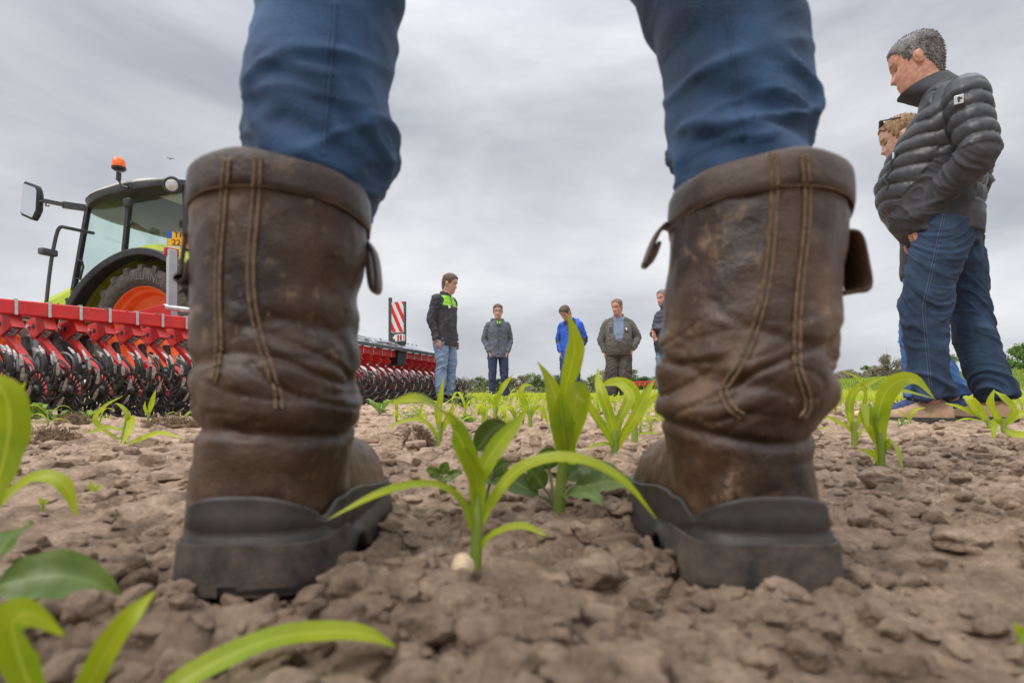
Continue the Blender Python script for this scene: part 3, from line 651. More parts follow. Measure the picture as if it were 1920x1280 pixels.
        if collar_h:
            rings = []
            b0 = [up(q) for q in ell((0, -.01, 1.47), .120, .105, 28)]; t0 = [HM @ q for q in ell((0, -.012, .004), .076, .099, 28)]; t1 = [HM @ q for q in ell((0, -.012, .000), .070, .092, 28)]; b1 = [up(q) for q in ell((0, 0, 1.47), .08, .07, 28)]
            ce = lambda L: sum(L, Vector())/28
            for t, k in ((0, 1), (.3, 1.03), (.6, 1.02), (.85, 1.0), (1, 1)):
                m_ = [p.lerp(q, t) for p, q in zip(b0, t0)]; cc_ = ce(m_); rings.append([cc_+(p-cc_)*k for p in m_])
            rings += [t1, [p.lerp(q, .5) for p, q in zip(t1, b1)], b1]
        cb.loft(rings, 0, False); cb.xform(SCL).build('collar', names[0], jo, sharp=60)
    root['S'] = S; del root['S']
    if extra: extra(root, up, HM, SCL)
    return root
# ================================================================== the man astride the camera: boots, jeans, the rest of him above the frame
def e0(root, up, HM, SCL): pass
HERO = person('man in blue jeans and worn brown leather boots standing astride the seedlings, back to us', (0, .52, 0), R(180), 1.82, 1.0, hair='brown_hair', jacket=('greyblue',), trousers=None, shoe=None, vox=.012, seed=11,
              legs=(((.10, 0, .92), (.155, .012, .50), (.178, .055, .10), 0), ((-.10, 0, .92), (-.180, .012, .50), (-.185, .055, .10), 0)), skinny=.72, group='people standing in the field', jname='jacket')
HERO.rotation_euler = (0, 0, math.pi)
HINV = Matrix.Rotation(-math.pi, 4, 'Z') @ Matrix.Translation((0, -.52, 0))
def tohero(me): me.transform(HINV); me.update(); return me
def px_ring(L, Rr, Yc, z, asp=1.0, n=48, e=2.0):
    aL, aR = math.atan((L-960)/FPX), math.atan((Rr-960)/FPX); am, ah = (aL+aR)/2, (aR-aL)/2
    D = Yc/math.cos(am); r = D*math.sin(ah); return ell((D*math.sin(am), Yc, z), r, r*asp, n, e), (D*math.sin(am), r)
BOOT = {'L': dict(s=1, fx=-.183, rows=[(.300, 357, 690, .467), (.25, 347, 688, .467), (.20, 351, 683, .466), (.175, 353, 678, .464), (.155, 355, 679, .461), (.14, 359, 683, .459), (.126, 364, 682, .457), (.112, 368, 674, .456), (.10, 369, 664, .455), (.085, 365, 657, .454), (.06, 354, 642, .452), (.03, 348, 634, .452)]),
        'R': dict(s=-1, fx=.178, rows=[(.300, 1258, 1595, .467), (.25, 1254, 1591, .467), (.20, 1240, 1583, .466), (.175, 1232, 1580, .464), (.155, 1229, 1579, .461), (.14, 1228, 1575, .459), (.126, 1229, 1562, .457), (.112, 1235, 1537, .456), (.10, 1244, 1527, .455), (.085, 1254, 1521, .454), (.06, 1268, 1530, .452), (.03, 1276, 1540, .452)])}
def cam_hit(bvh, px, py):
    o = Vector((0, 0, CAMH)); d = Vector(((px-960)/FPX, 1, (HZ-py)/FPX)).normalized(); h = bvh.ray_cast(o, d); return h[0], h[1]
# plan of the sole: (halfwidth inner, halfwidth outer, Y)
PLAN = [(.004, .004, .376), (.026, .026, .379), (.040, .040, .388), (.0475, .047, .402), (.0490, .049, .425), (.0505, .048, .455), (.0515, .047, .49), (.051, .050, .53), (.050, .054, .57), (.048, .054, .605), (.043, .048, .638), (.030, .034, .660), (.012, .014, .671)]
def sole_loop(fx, s):
    # s=+1: left boot, inner side is +x
    inn = crom([(fx+s*a, y) for a, b, y in PLAN], 70); out = crom([(fx-s*b, y) for a, b, y in PLAN], 70)
    return np.array(inn), np.array(out[::-1])
STITCH = {'L': [[(427, 300), (422, 345), (418, 400), (413, 460), (410, 520), (410, 580), (412, 640), (408, 690), (402, 712)], [(484, 296), (482, 345), (478, 400), (473, 460), (471, 520), (476, 580), (489, 640), (506, 690), (520, 735), (523, 765)]],
          'R': [[(1449, 288), (1452, 330), (1451, 380), (1448, 430), (1443, 490), (1434, 550), (1418, 610), (1396, 670), (1366, 715), (1358, 738), (1372, 765), (1392, 778)], [(1507, 292), (1512, 340), (1513, 400), (1508, 460), (1501, 520), (1496, 580), (1494, 640), (1496, 690), (1510, 735), (1513, 765), (1502, 782)]]}
def make_boot(key):
    B = BOOT[key]; s, fx = B['s'], B['fx']
    root = bpy.data.objects.new('boot', None); COL.objects.link(root); root.parent = HERO
    tag(root, 'left leather boot, toe hidden to the right' if key == 'L' else 'right leather boot with a deep crease above the ankle')
    root.matrix_local = Matrix.Identity(4)
    mb = MB(); rings = []; geo = []
    for z, L, Rr, Yc in B['rows']:
        asp = 1.05 if z > .11 else 1.12
        r, g = px_ring(L, Rr, Yc, z, asp); rings.append(r); geo.append((z, g[0], g[1], Yc))
    mb.loft(rings[::-1])
    # foot
    zin = [(.40, .030, .10), (.43, .043, .125), (.47, .046, .135), (.51, .045, .125), (.55, .047, .104), (.585, .050, .092), (.615, .050, .088), (.64, .042, .080), (.657, .030, .066), (.666, .012, .048)]
    rr = []
    for y, w, h in zin:
        off = s*(-.002 if y > .5 else 0)
        rr.append([Vector((fx+off+w*math.copysign(abs(math.cos(q))**.8, math.cos(q)), y, .018+(max(0, math.sin(q))**.85)*(h-.018))) for q in [2*math.pi*k/28 for k in range(28)]])
    mb.loft(rr)
    me = remesh(mb, .0022, 5, .5)
    P, N = mco(me), mno(me); z = P[:, 2]
    # slouch folds round the ankle, broad dents on the shaft, fine grain
    sl = np.exp(-((z-.140)/.026)**2); th = np.arctan2(P[:, 0]-fx, P[:, 1]-.46)
    ph = z*118+1.5*np.sin(th*1.0+(.6 if s > 0 else 2.4))+2.2*n3(P, (12, 12, 9), 3 if s > 0 else 17)
    rg_ = np.exp(-(n3(P, (10, 10, 24), 41*s)/.12)**2)
    d = sl*.0016*np.sin(ph)+.0050*n3(P, (12, 12, 9), 5*s)*sstep(.10, .16, z)+.0035*n3(P, (26, 26, 50), 9*s)*np.exp(-((z-.15)/.05)**2)-.0030*rg_*np.exp(-((z-.155)/.035)**2)-.0034*np.exp(-(n3(P+P[:, :1]*np.array([0, 0, .5*s]), (7, 7, 34), 77*s)/.055)**2)*np.exp(-((z-.145)/.035)**2)-.0015*np.exp(-(n3(P, (16, 16, 60), 99*s)/.05)**2)*np.exp(-((z-.14)/.05)**2)
    d = d+.0012*n3(P, (60, 60, 60), 2*s)-.0042*np.exp(-((z-.108-.006*np.cos(th)-.005*np.sin(2*th+s))/.0045)**2)*sstep(.62, .50, P[:, 1])+.0018*np.exp(-((z-.124-.006*np.cos(th))/.010)**2)*sstep(.62, .50, P[:, 1])
    # arched seam between heel counter and vamp
    seam = np.abs(P[:, 1]-(.505+.25*(z-.06)))
    d = d-.0022*np.exp(-(seam/.0028)**2)*(z < .105)
    if s > 0: d = d-.006*np.exp(-((P[:, 0]+.125)/.022)**2-((z-.215)/.016)**2)-.004*np.exp(-((P[:, 0]+.14)/.03)**2-((z-.185)/.012)**2)
    setco(me, P+N*d[:, None]); fin(me, [K['leather']])
    bvh = BVHTree.FromPolygons([v.co[:] for v in me.vertices], [p.vertices[:] for p in me.polygons])
    up_o = link_mesh('upper', tohero(me), root)
    # cuff
    zc, xc, rc, yc = geo[0]; cb = MB(); prof = [(.0, -.0245), (.0018, -.0235), (.0028, -.018), (.0026, -.008), (.0020, -.001), (.0004, .0018), (-.0018, .0018), (-.004, -.002), (-.005, -.03)]
    rings = []
    for off, dz in prof:
        ring = []
        for k in range(64):
            a = 2*math.pi*k/64; x = xc+(rc+off)*math.cos(a); y = yc+(rc*1.05+off)*math.sin(a); w = .0012*math.sin(3*a+s)+.0008*math.sin(7*a)
            ring.append(Vector((x, y, .3015+dz-.115*(y-.40)+w)))
        rings.append(ring)
    cb.loft(rings, 0, False); me = cb.mesh('cuff', [K['leather_dark']], True, None); link_mesh('cuff', tohero(me), root)
    cuffb = cb
    cb2 = BVHTree.FromPolygons(cb.v, cb.f)
    # seams with their stitches
    for path in STITCH[key]:
        pts = crom([np.array(p, float) for p in path], 90); hp = []
        for q in pts:
            best = None
            for tree in (cb2, bvh):
                o = Vector((0, 0, CAMH)); dd = Vector(((q[0]-960)/FPX, 1, (HZ-q[1])/FPX)).normalized(); h = tree.ray_cast(o, dd)
                if h[0] and (best is None or h[3] < best[2]): best = (h[0], h[1], h[3])
            if best:
                nn = best[1]; nn = -nn if nn.y > 0 else nn; hp.append((best[0], nn))
        wb = MB(); wb.tube([h[0]-h[1]*.0012 for h in hp], .0022, 8); welt = link_mesh('seam', tohero(wb.mesh('seam', [K['leather_dark']], True, None)), root)
        sb = MB()
        for side in (-1, 1):
            for i in range(0, len(hp)-1):
                p0, n0 = hp[i]; p1, n1 = hp[i+1]; T = (p1-p0).normalized(); S_ = T.cross(n0)
                for u0, u1 in ((.05, .45), (.55, .95)):
                    a, c = p0.lerp(p1, u0), p0.lerp(p1, u1); sb.tube([a+S_*side*.0013+n0*.0006, (a+c)/2+S_*side*.0021+n0*.0013, c+S_*side*.0030+n0*.0006], .00062, 5)
        link_mesh('stitching', tohero(sb.mesh('stitching', [K['thread']], True, None)), welt)
    # stitch line under the cuff
    sb = MB(); nS = 150
    for k in range(nS):
        a = 2*math.pi*k/nS; a2 = a+.6*2*math.pi/nS
        def pp(a):
            x = xc+(rc+.0012)*math.cos(a); y = yc+(rc*1.05+.0012)*math.sin(a); return Vector((x, y, .3035-.0262-.115*(y-.40)))
        sb.tube([pp(a), pp(a2)], .0006, 5)
    link_mesh('stitching', tohero(sb.mesh('stitching', [K['thread']], True, None)), up_o)
    # pull straps: folded leather loops
    def strap(path, w, wdir, nm='pull_strap'):
        tb = MB(); pts = [Vector(p) for p in crom(path, 26)]; wd = Vector(wdir).normalized(); rings = []
        for i, p in enumerate(pts):
            T = (pts[min(i+1, 25)]-pts[max(i-1, 0)]).normalized(); Wd = (wd-T*wd.dot(T)).normalized(); Nn = T.cross(Wd); th = .0016
            rings.append([p+Wd*x*w/2+Nn*y*th for x, y in ((-1, -.6), (-.9, -1), (.9, -1), (1, -.6), (1, .6), (.9, 1), (-.9, 1), (-1, .6))])
        tb.loft(rings); link_mesh(nm, tohero(tb.mesh(nm, [K['leather']], True, 50)), root)
    if key == 'L':
        Y = .487; A = lambda px, py, dy=0: at(px, py, Y+dy)
        strap([A(664, 540), A(660, 500), A(664, 466), A(675, 453), A(686, 461), A(692, 490), A(696, 528), A(702, 547), A(709, 540), A(708, 510), A(702, 475), A(690, 455)], .019, (.02, 1, 0))
        Y = .44; strap([A(356, 438), A(348, 445), A(344, 470), A(340, 500), A(337, 520), A(341, 527), A(348, 520), A(354, 490)], .024, (-.58, 1, 0))
    else:
        Y = .487; A = lambda px, py, dy=0: at(px, py, Y+dy)
        strap([A(1258, 518), A(1268, 492), A(1271, 456), A(1264, 432), A(1249, 423), A(1235, 434), A(1223, 457), A(1213, 484), A(1209, 495), A(1215, 497), A(1225, 480), A(1233, 458)], .019, (0, 1, 0))
        Y = .445; strap([A(1562, 440), A(1584, 443), A(1595, 457), A(1603, 495), A(1609, 530), A(1605, 545), A(1590, 549), A(1562, 552)], .024, (-.35, 1, 0))
    # rubber sole with its upturned rim
    inn, out = sole_loop(fx, s); loop = np.vstack([inn, out]); n = len(loop); cxy = np.array([fx, .52])
    nrm = np.zeros_like(loop)
    for i in range(n):
        t = loop[(i+1) % n]-loop[i-1]; t /= np.linalg.norm(t)+1e-9; nn = np.array([t[1], -t[0]]);
        if nn @ (loop[i]-np.array([fx, min(max(loop[i][1], .42), .62)])) < 0: nn = -nn
        nrm[i] = nn
    Y = loop[:, 1]; isin = np.arange(n) < 70
    dxn = np.abs(loop[:, 0]-fx)/.0485                                     # 0 at the back seam, 1 at the side
    top = np.interp(Y, [.376, .402, .412, .425, .44, .47, .50, .55, .61, .65, .672], [.062, .0475, .0445, .047, .051, .0545, .053, .046, .040, .040, .042])
    top = np.where(Y < .404, .0445+.0195*np.sqrt(np.maximum(0, 1-np.minimum(dxn, 1)**2.6)), top)
    arch = .041-.012*sstep(.395, .45, Y)                                # groove between counter and heel block
    bot = np.where((Y > .452) & (Y < .50), .016*np.exp(-((Y-.472)/.016)**4), 0)
    lv = [(-.012, bot+.001), (.0050, bot), (.0072, bot+.003), (.0040, np.maximum(bot+.006, .016)), (.0020, np.maximum(bot+.008, arch-.004)), (.0002, np.maximum(bot+.009, arch-.0015)), (.0018, np.maximum(bot+.010, arch+.0012)), (.0016, lerp(arch, top, .5)), (.0012, top-.003), (.0016, top-.0012), (.0008, top), (-.0012, top+.0002), (-.0026, top-.002), (-.0028, lerp(arch, top, .3))]
    # upper half leans inward towards the leather at the heel
    sb = MB(); rings = []
    for off, zz in lv:
        zz = np.broadcast_to(zz, (n,)); lean_ = -.16*np.maximum(zz-.030, 0)*(Y < .45)
        q = loop+nrm*(off+lean_)[:, None]; q = q+nrm*(.0007*np.sin(np.arange(n)*.21+zz*90))[:, None]
        rings.append([Vector((q[i][0], q[i][1], zz[i])) for i in range(n)])
    sb.loft(rings)
    so = link_mesh('sole', tohero(sb.mesh('sole', [K['rubber']], True, None)), root)
    # dusty heel block and its tread notch
    hb = MB(); hl = [i for i in range(n) if Y[i] < .452]; sel = sorted(hl, key=lambda i: math.atan2(loop[i][0]-fx, .42-loop[i][1])); q = loop[sel]+nrm[sel]*.0064
    def notch(i): return abs(loop[sel[i]][0]-(fx+s*-.006)) < .0028 and Y[sel[i]] < .40
    for zz0, zz1, o0, o1 in ((.0005, .0075, .0, .0), (.0075, .0300, 0, -.0026)):
        V = []
        for i in range(len(sel)):
            p = loop[sel[i]]; w = nrm[sel[i]]; V += [(p[0]+w[0]*(.0070+o0), p[1]+w[1]*(.0070+o0), zz0), (p[0]+w[0]*(.0070+o1), p[1]+w[1]*(.0070+o1), zz1+.004*math.cos((p[0]-fx)/.05*1.3)), (p[0]+w[0]*.002, p[1]+w[1]*.002, zz1+.004*math.cos((p[0]-fx)/.05*1.3)), (p[0]+w[0]*.002, p[1]+w[1]*.002, zz0)]
        F = []
        for i in range(len(sel)-1):
            if zz0 < .005 and notch(i): continue
            for k in range(4): F.append((i*4+k, i*4+(k+1) % 4, i*4+4+(k+1) % 4, i*4+4+k))
        hb.add(V, F)
    link_mesh('heel_block', tohero(hb.mesh('heel_block', [K['dusty_rubber']], True, 40)), so)
make_boot('L'); make_boot('R')
# ---- jeans
jb = MB()
JR = [[(.24, 440, 668, .495), (.285, 448, 690, .497), (.300, 447, 699, .500), (.318, 445, 722, .502), (.335, 443, 729, .503), (.36, 445, 731, .503), (.39, 450, 736, .504), (.43, 464, 748, .506), (.455, 474, 758, .507), (.48, 487, 762, .508), (.51, 500, 772, .51)],
      [(.24, 1285, 1530, .495), (.285, 1280, 1545, .497), (.300, 1272, 1546, .500), (.318, 1258, 1545, .502), (.335, 1253, 1544, .503), (.36, 1250, 1542, .503), (.39, 1250, 1536, .504), (.43, 1243, 1524, .506), (.455, 1228, 1512, .507), (.48, 1208, 1501, .508), (.51, 1192, 1488, .51)]]
for i, rows in enumerate(JR):
    rings = [px_ring(L, Rr, Yc, z, 1.08)[0] for z, L, Rr, Yc in rows]
    c = np.mean([np.array(q) for q in rings[-1]], 0); sg = -1 if i == 0 else 1
    for z, x, y, r in ((.56, .142, .512, .073), (.63, .130, .515, .080), (.72, .116, .52, .090), (.82, .100, .522, .098), (.90, .095, .522, .098)): rings.append(ell((sg*x, y, z), r, r*1.12, 48))
    jb.loft(rings)
jb.loft([ell((0, .522, z), rx, ry, 32, 2.2) for z, rx, ry in ((.80, .15, .115), (.88, .185, .125), (.95, .182, .122), (1.02, .165, .115))])
me = remesh(jb, .0035, 3, .5); P, N = mco(me), mno(me); z = P[:, 2]
w1 = n3(P, (9, 9, 20), 3); w2 = n3(P, (16, 16, 40), 12); w3 = n3(P, (6, 6, 9), 31)
w4 = n3(P+np.array([0, 0, 1])*(P[:, :1]*.5), (10, 10, 34), 55)
low = np.exp(-((z-.345)/.055)**2)
d = .010*w3+(np.exp(-(w1/.085)**2)*.0050+np.exp(-(w2/.10)**2)*.0020-.0015)*(.22+1.3*low)+.012*low*w4+.010*np.exp(-((z-.47)/.035)**2)*w4
P2 = P+N*d[:, None]
setco(me, P2); fin(me, [K['denim']]); link_mesh('jeans', tohero(me), HERO)
# back seam of each leg
bvj = BVHTree.FromPolygons([(P2[i][0], P2[i][1], P2[i][2]) for i in range(len(P2))], [p.vertices[:] for p in me.polygons]); JO = [c for c in HERO.children if c.name.startswith('jeans')][0]
for path in ([(629, 4), (624, 80), (617, 160), (611, 230), (606, 292)], [(1362, 4), (1370, 80), (1380, 160), (1388, 225), (1392, 262)]):
    for off, r_ in ((0, .0011), (7, .0005), (-7, .0005)):
        hp = [cam_hit(bvj, q[0]+off, q[1])[0] for q in crom([np.array(p, float) for p in path], 60)]; hp = [h for h in hp if h]
        wb = MB(); wb.tube(hp, r_, 6); link_mesh('leg_seam', tohero(wb.mesh('leg_seam', [K['denim']], True, None)), JO)
SC_ = lambda z: z
# ---- onlooker in profile: black and lime jacket
def j1(C, arm, par):
    x, y, z = C.T; o = np.zeros(len(C), int); o[(~arm) & (z > 1.355) & (y < .10)] = 1; o[(~arm) & (np.abs(x) < .012) & (y < 0)] = 0; o[z > 1.5] = 0; return o
def e1(root, up, HM, SCL):
    m = MB(); m.ball(up((-.085, -.134, 1.33)), (.028, .006, .016), 10, 6); m.ball(up((-.10, -.134, 1.335)), (.012, .006, .028), 8, 6); m.xform(SCL).build('chest_logo', K['white'], root)
person('man in black jacket with lime green shoulders and light blue jeans, standing in profile', (-.965, 8.2, 0), R(62), 1.84, 1.0,
       arms=(((.19, .01, 1.44), (.235, .04, 1.15), (.225, -.03, .89)), ((-.19, .01, 1.44), (-.24, .06, 1.15), (-.225, -.01, .88))), hands=('hang', 'hang'),
       yaw=.25, pitch=.30, hair='brown_hair', jacket=('black_cloth', 'lime_cloth'), jfn=j1, trousers=('jean_hi',), shoe=('black_shoe', 'dark_sole'), seed=2, extra=e1, hem=.80)
# ---- grey anorak
def e2(root, up, HM, SCL):
    m = MB(); m.tube([up(p) for p in ((-.12, .0, 1.50), (-.11, .08, 1.54), (0, .12, 1.55), (.11, .08, 1.54), (.12, .0, 1.50), (.08, -.08, 1.47))], [.02, .034, .04, .034, .022, .01], 10); m.xform(SCL).build('hood', K['greyblue'], root)
    m = MB(); m.prism([up(p) for p in ((-.055, -.098, 1.50), (.055, -.098, 1.50), (.006, -.128, 1.40), (-.006, -.128, 1.40))], up((0, -.012, 1.5))-up((0, 0, 1.5))); so = m.xform(SCL).build('undershirt', K['black_cloth'], root)
    for s in (1, -1):
        m = MB(); m.prism([up(p) for p in ((s*.006, -.112, 1.490), (s*.045, -.090, 1.520), (s*.036, -.115, 1.465), (s*.012, -.130, 1.440))], up((0, -.008, 1.5))-up((0, 0, 1.5))); m.xform(SCL).build('shirt_collar', K['lime_cloth'], so)
    m = MB(); m.tube([up((0, -.142-.012*math.sin(k), 1.39-k*.09)) for k in range(6)], .004, 6); m.xform(SCL).build('zip', K['black_cloth'], root)
person('man in grey blue anorak over a lime green shirt collar, hands in trouser pockets', (-.27, 10.8, 0), R(9), 1.80, .95, yaw=-.12, pitch=.18, hair='brown_hair', legs=(((.10, 0, .92), (.125, -.03, .50), (.15, .0, .09), .25), ((-.10, 0, .92), (-.105, -.03, .50), (-.10, .03, .09), -.2)),
       jacket=('greyblue',), trousers=('jean_navy',), seed=3, extra=e2)
# ---- royal blue jacket
def j3(C, arm, par):
    x, y, z = C.T; o = np.zeros(len(C), int); o[arm & (par > .9) & (par < 1.75) & (y > -.03)] = 1; o[(~arm) & (z > 1.40) & (np.abs(x) > .05) & (np.abs(x) < .12)] = 1; o[(np.abs(x) < .035) & (z > 1.28) & (y < 0)] = 2; return o
def e3(root, up, HM, SCL):
    m = MB(); m.tube([up(p) for p in ((-.13, -.01, 1.49), (-.12, .08, 1.52), (0, .13, 1.53), (.12, .08, 1.52), (.13, -.01, 1.49), (.07, -.10, 1.45))], [.018, .036, .045, .036, .022, .01], 10); m.xform(SCL).build('hood', K['blue_jacket'], root)
person('man in royal blue jacket with black elbows, head bowed, behind the tall maize leaf', (1.09, 10.6, 0), R(-22), 1.78, .98, yaw=-.45, pitch=.78, hair='brown_hair', headfwd=.05,
       jacket=('blue_jacket', 'black_cloth', 'jean_mid'), jfn=j3, trousers=('jean_mid',), seed=4, extra=e3)
# ---- grey overall
K['plaid'] = M('plaid', (.04, .11, .32), (.07, .17, .42), 20, .8)
def plaid_mat():
    m = K['plaid']; t = m.node_tree; p = t.nodes['Principled BSDF']; tc_ = t.nodes.new('ShaderNodeTexCoord'); prev = None
    col = p.inputs['Base Color'].links[0].from_socket
    for d, s in (('X', 26), ('Z', 22)):
        w = t.nodes.new('ShaderNodeTexWave'); w.bands_direction = d; w.inputs['Scale'].default_value = s; t.links.new(tc_.outputs['Object'], w.inputs['Vector'])
        g = t.nodes.new('ShaderNodeMath'); g.operation = 'GREATER_THAN'; g.inputs[1].default_value = .90; t.links.new(w.outputs['Fac'], g.inputs[0])
        x = t.nodes.new('ShaderNodeMix'); x.data_type = 'RGBA'; t.links.new(g.outputs[0], x.inputs[0]); t.links.new(col, x.inputs[6]); x.inputs[7].default_value = (.34, .29, .15, 1); col = x.outputs[2]
    t.links.new(col, p.inputs['Base Color'])
plaid_mat()
def j4(C, arm, par):
    x, y, z = C.T; o = np.zeros(len(C), int); w = np.interp(z, [.93, 1.02, 1.2, 1.5], [.0, .034, .080, .092])
    o[(~arm) & (y < -.02) & (np.abs(x-.0) < w)] = 1
    o[(~arm) & (y < -.02) & (np.abs(x) < w) & (z < 1.06)] = 2
    o[(~arm) & (y < -.02) & (np.abs(np.abs(x)-.135) < .032) & (z > 1.20) & (z < 1.32)] = 3; return o
def t4(C): return (C[:, 2] < .42).astype(int)
def e4(root, up, HM, SCL):
    m = MB(); m.box(up((0, -.205, 1.055)), (.05, .012, .03)); m.xform(SCL).build('belt_buckle', K['silver'], root)
    m = MB(); m.ball(up((.135, -.20, 1.27)), (.014, .006, .03), 8, 6); m.ball(up((.13, -.20, 1.285)), (.02, .006, .010), 8, 6); m.xform(SCL).build('pocket_emblem', K['white'], root)
person('heavy man in open grey overall over a blue plaid shirt, hands in pockets', (1.93, 10.3, 0), R(-10), 1.81, 1.16, belly=.11, yaw=-.5, pitch=.30, skin='skin_red', hair='red_hair', hairline=.212,
       jacket=('overall', 'plaid', 'overall_low', 'black_cloth'), jfn=j4, trousers=('overall_low', 'black_cloth'), tfn=lambda C: np.zeros(len(C), int), seed=5, legr=1.12, loosen=1.25, extra=e4, sleeve_mul=1.08, trap=.02, headfwd=.03,
       arms=(((.19, .01, 1.39), (.325, .05, 1.14), (.235, -.10, .93)), ((-.19, .01, 1.39), (-.30, .04, 1.12), (-.255, -.02, .88))), jname='overall_top')
# ---- grey bearded man half hidden by the right boot
person('grey bearded man in navy puffer jacket, arms folded, half hidden by the right boot', (2.60, 9.6, 0), R(-68), 1.86, 1.02, belly=.04, yaw=.1, pitch=.22, skin='skin_red', hair='grey_hair', hairline=.205, beard='grey_hair',
       arms=(((.19, .01, 1.44), (.25, -.03, 1.17), (-.02, -.23, 1.19)), ((-.19, .01, 1.44), (-.26, -.04, 1.14), (-.01, -.24, 1.13))),
       jacket=('navy_puffer',), trousers=('jean_hi',), quilt=.075, seed=6)
# ---- big man on the right
def jb_(C, arm, par):
    x, y, z = C.T; o = np.ones(len(C), int); o[arm & (par >= 1.0)] = 0; o[(~arm) & (z < .91)] = 0; o[z > 1.475] = 0; return o
def eb(root, up, HM, SCL):
    jo = root
    m = MB(); c = up((.292, .03, 1.335)); rot = Matrix.Rotation(.05, 3, 'Y'); m.box(c, (.010, .032, .036), rot); b1 = m.xform(SCL).build('sleeve_badge', K['silver'], jo, bevel=.002)
    m = MB(); m.box(c+Vector((.0065, 0, 0)), (.004, .007, .020), rot); m.box(c+Vector((.0065, .003, .003)), (.0036, .016, .006), rot); m.xform(SCL).build('badge_mark', K['black_cloth'], b1)
    jk = [c for c in root.children if c.name.startswith('jacket')][0]
    bj = BVHTree.FromPolygons([v.co[:] for v in jk.data.vertices], [p.vertices[:] for p in jk.data.polygons]); P = []
    for z in np.linspace(1.22, 1.06, 14):
        h = bj.ray_cast(Vector((.20, -.9, z))*SCL[0][0], Vector((-.06, 1, 0)).normalized())
        if h[0]: P.append(h[0]+h[1]*.002)
    if len(P) > 4:
        m = MB(); m.tube(P, .006, 8); z_ = m.build('pocket_zip', K['black_cloth'], jk)
        m = MB(); m.box(P[0]+Vector((0, -.006, -.014)), (.010, .008, .034)); m.build('zip_pull', K['silver'], z_)
    tr = [c for c in root.children if c.name.startswith('trousers')][0]
    bv = BVHTree.FromPolygons([v.co[:] for v in tr.data.vertices], [p.vertices[:] for p in tr.data.polygons]); S = SCL[0][0]
    def cast(o, d):
        h = bv.ray_cast(Vector(o)*S, Vector(d).normalized()); return (h[0]+h[1]*.0008) if h[0] else None
    lf = legsB[0]
    def seam(nm, fn, n, r, mat):
        P = [q for q in (fn(t) for t in np.linspace(0, 1, n)) if q]
        if len(P) > 3:
            m = MB()
            for i in range(len(P)-1):
                if (P[i+1]-P[i]).length < .06: m.tube([P[i], P[i].lerp(P[i+1], .62)], r, 5)
            m.build(nm, K[mat], tr)
    def leg_y(z): return float(np.interp(z, [.085, .5, .91], [lf[2][1], lf[1][1], lf[0][1]]))
    seam('side_seam', lambda t: cast((.6, leg_y(lerp(.98, .14, t))-.005, lerp(.98, .14, t)), (-1, 0, 0)), 110, .0016, 'seam_thread')
    seam('side_seam', lambda t: cast((.6, leg_y(lerp(.98, .14, t))+.004, lerp(.98, .14, t)), (-1, 0, 0)), 110, .0010, 'seam_thread')
    pk = [(.075, .95), (.085, .80), (.125, .775), (.165, .80), (.165, .95)]
    def pocket(t, g=1.0):
        k = t*(len(pk)-1); i = min(int(k), len(pk)-2); u = k-i; cx, cz = .122, .86
        y = lerp(pk[i][0], pk[i+1][0], u); z = lerp(pk[i][1], pk[i+1][1], u); a = (y-.02)/.12*1.35
        return cast((.02+math.cos(a)*.6, .0+math.sin(a)*.6, cz+(z-cz)*g), (-math.cos(a), -math.sin(a), 0))
    seam('pocket_stitching', lambda t: pocket(t), 70, .0014, 'seam_thread'); seam('pocket_stitching', lambda t: pocket(t, .9), 70, .0010, 'seam_thread')
    m = MB(); q = cast((.6, -.06, .965), (-1, .1, 0))
    if q: m.ball(q, (.006, .006, .006), 8, 6); m.build('rivet', K['silver'], tr)
K['seam_thread'] = M('pale_seam_thread', (.07, .10, .15), (.15, .19, .26), 80, .8)
legsB = (((.10, .0, .91), (.12, -.075, .50), (.13, -.045, .085), .12), ((-.10, .02, .91), (-.12, .085, .50), (-.14, .175, .085), -.30))
armsB = (((.185, .05, 1.395), (.25, .095, 1.12), (.160, -.085, .895)), ((-.185, .05, 1.395), (-.26, .09, 1.12), (-.170, -.12, .905)))
BIG = person('big grey haired man in black quilted jacket at the right edge, in profile', (2.12, 2.78, -.005), R(-128), 1.93, 1.04, belly=.13, lean=-.04, legs=legsB, arms=armsB, yaw=0, pitch=.38, headfwd=.06, headscale=1.07, collar_h=.03, quilt_amp=.012, hairlen=.6, trap=.028,
       skin='skin_red', hair='grey_hair', hairline=.196, jacket=('black_cloth', 'slate_cloth'), jfn=jb_, trousers=('jean_dark',), shoe=('tan_suede', 'dark_sole'), vox=.0055, seed=7, quilt=.066, legr=1.0, loosen=1.06,
       strands=1900, sleeve_mul=1.1, extra=eb, hem=.84)
# ---- younger man behind him
def es(root, up, HM, SCL):
    m = MB()
    for s in (1, -1): m.ball(HM @ Vector((s*.038, -.052, .232)), (.03, .012, .018), 10, 6, HM.to_3x3())
    m.tube([HM @ Vector(p) for p in ((-.075, .03, .20), (-.07, -.045, .232), (0, -.06, .238), (.07, -.045, .232), (.075, .03, .20))], .004, 6)
    m.xform(SCL).build('sunglasses', K['black_cloth'], root)
person('fair haired man in black jacket and bright blue jeans, mostly hidden behind the big man', (2.51, 3.44, 0), R(-122), 1.83, 1.0, yaw=.0, pitch=.35, hair='sandy_hair', jacket=('black_cloth',), trousers=('jean_sky',),
       legs=(((.10, 0, .92), (.115, -.06, .50), (.125, -.06, .09), .1), ((-.10, 0, .92), (-.115, .0, .50), (-.125, .14, .09), -.15)), shoe=('trainer', 'white'), seed=8, strands=1300, hairlen=.6, extra=es, headfwd=.05)
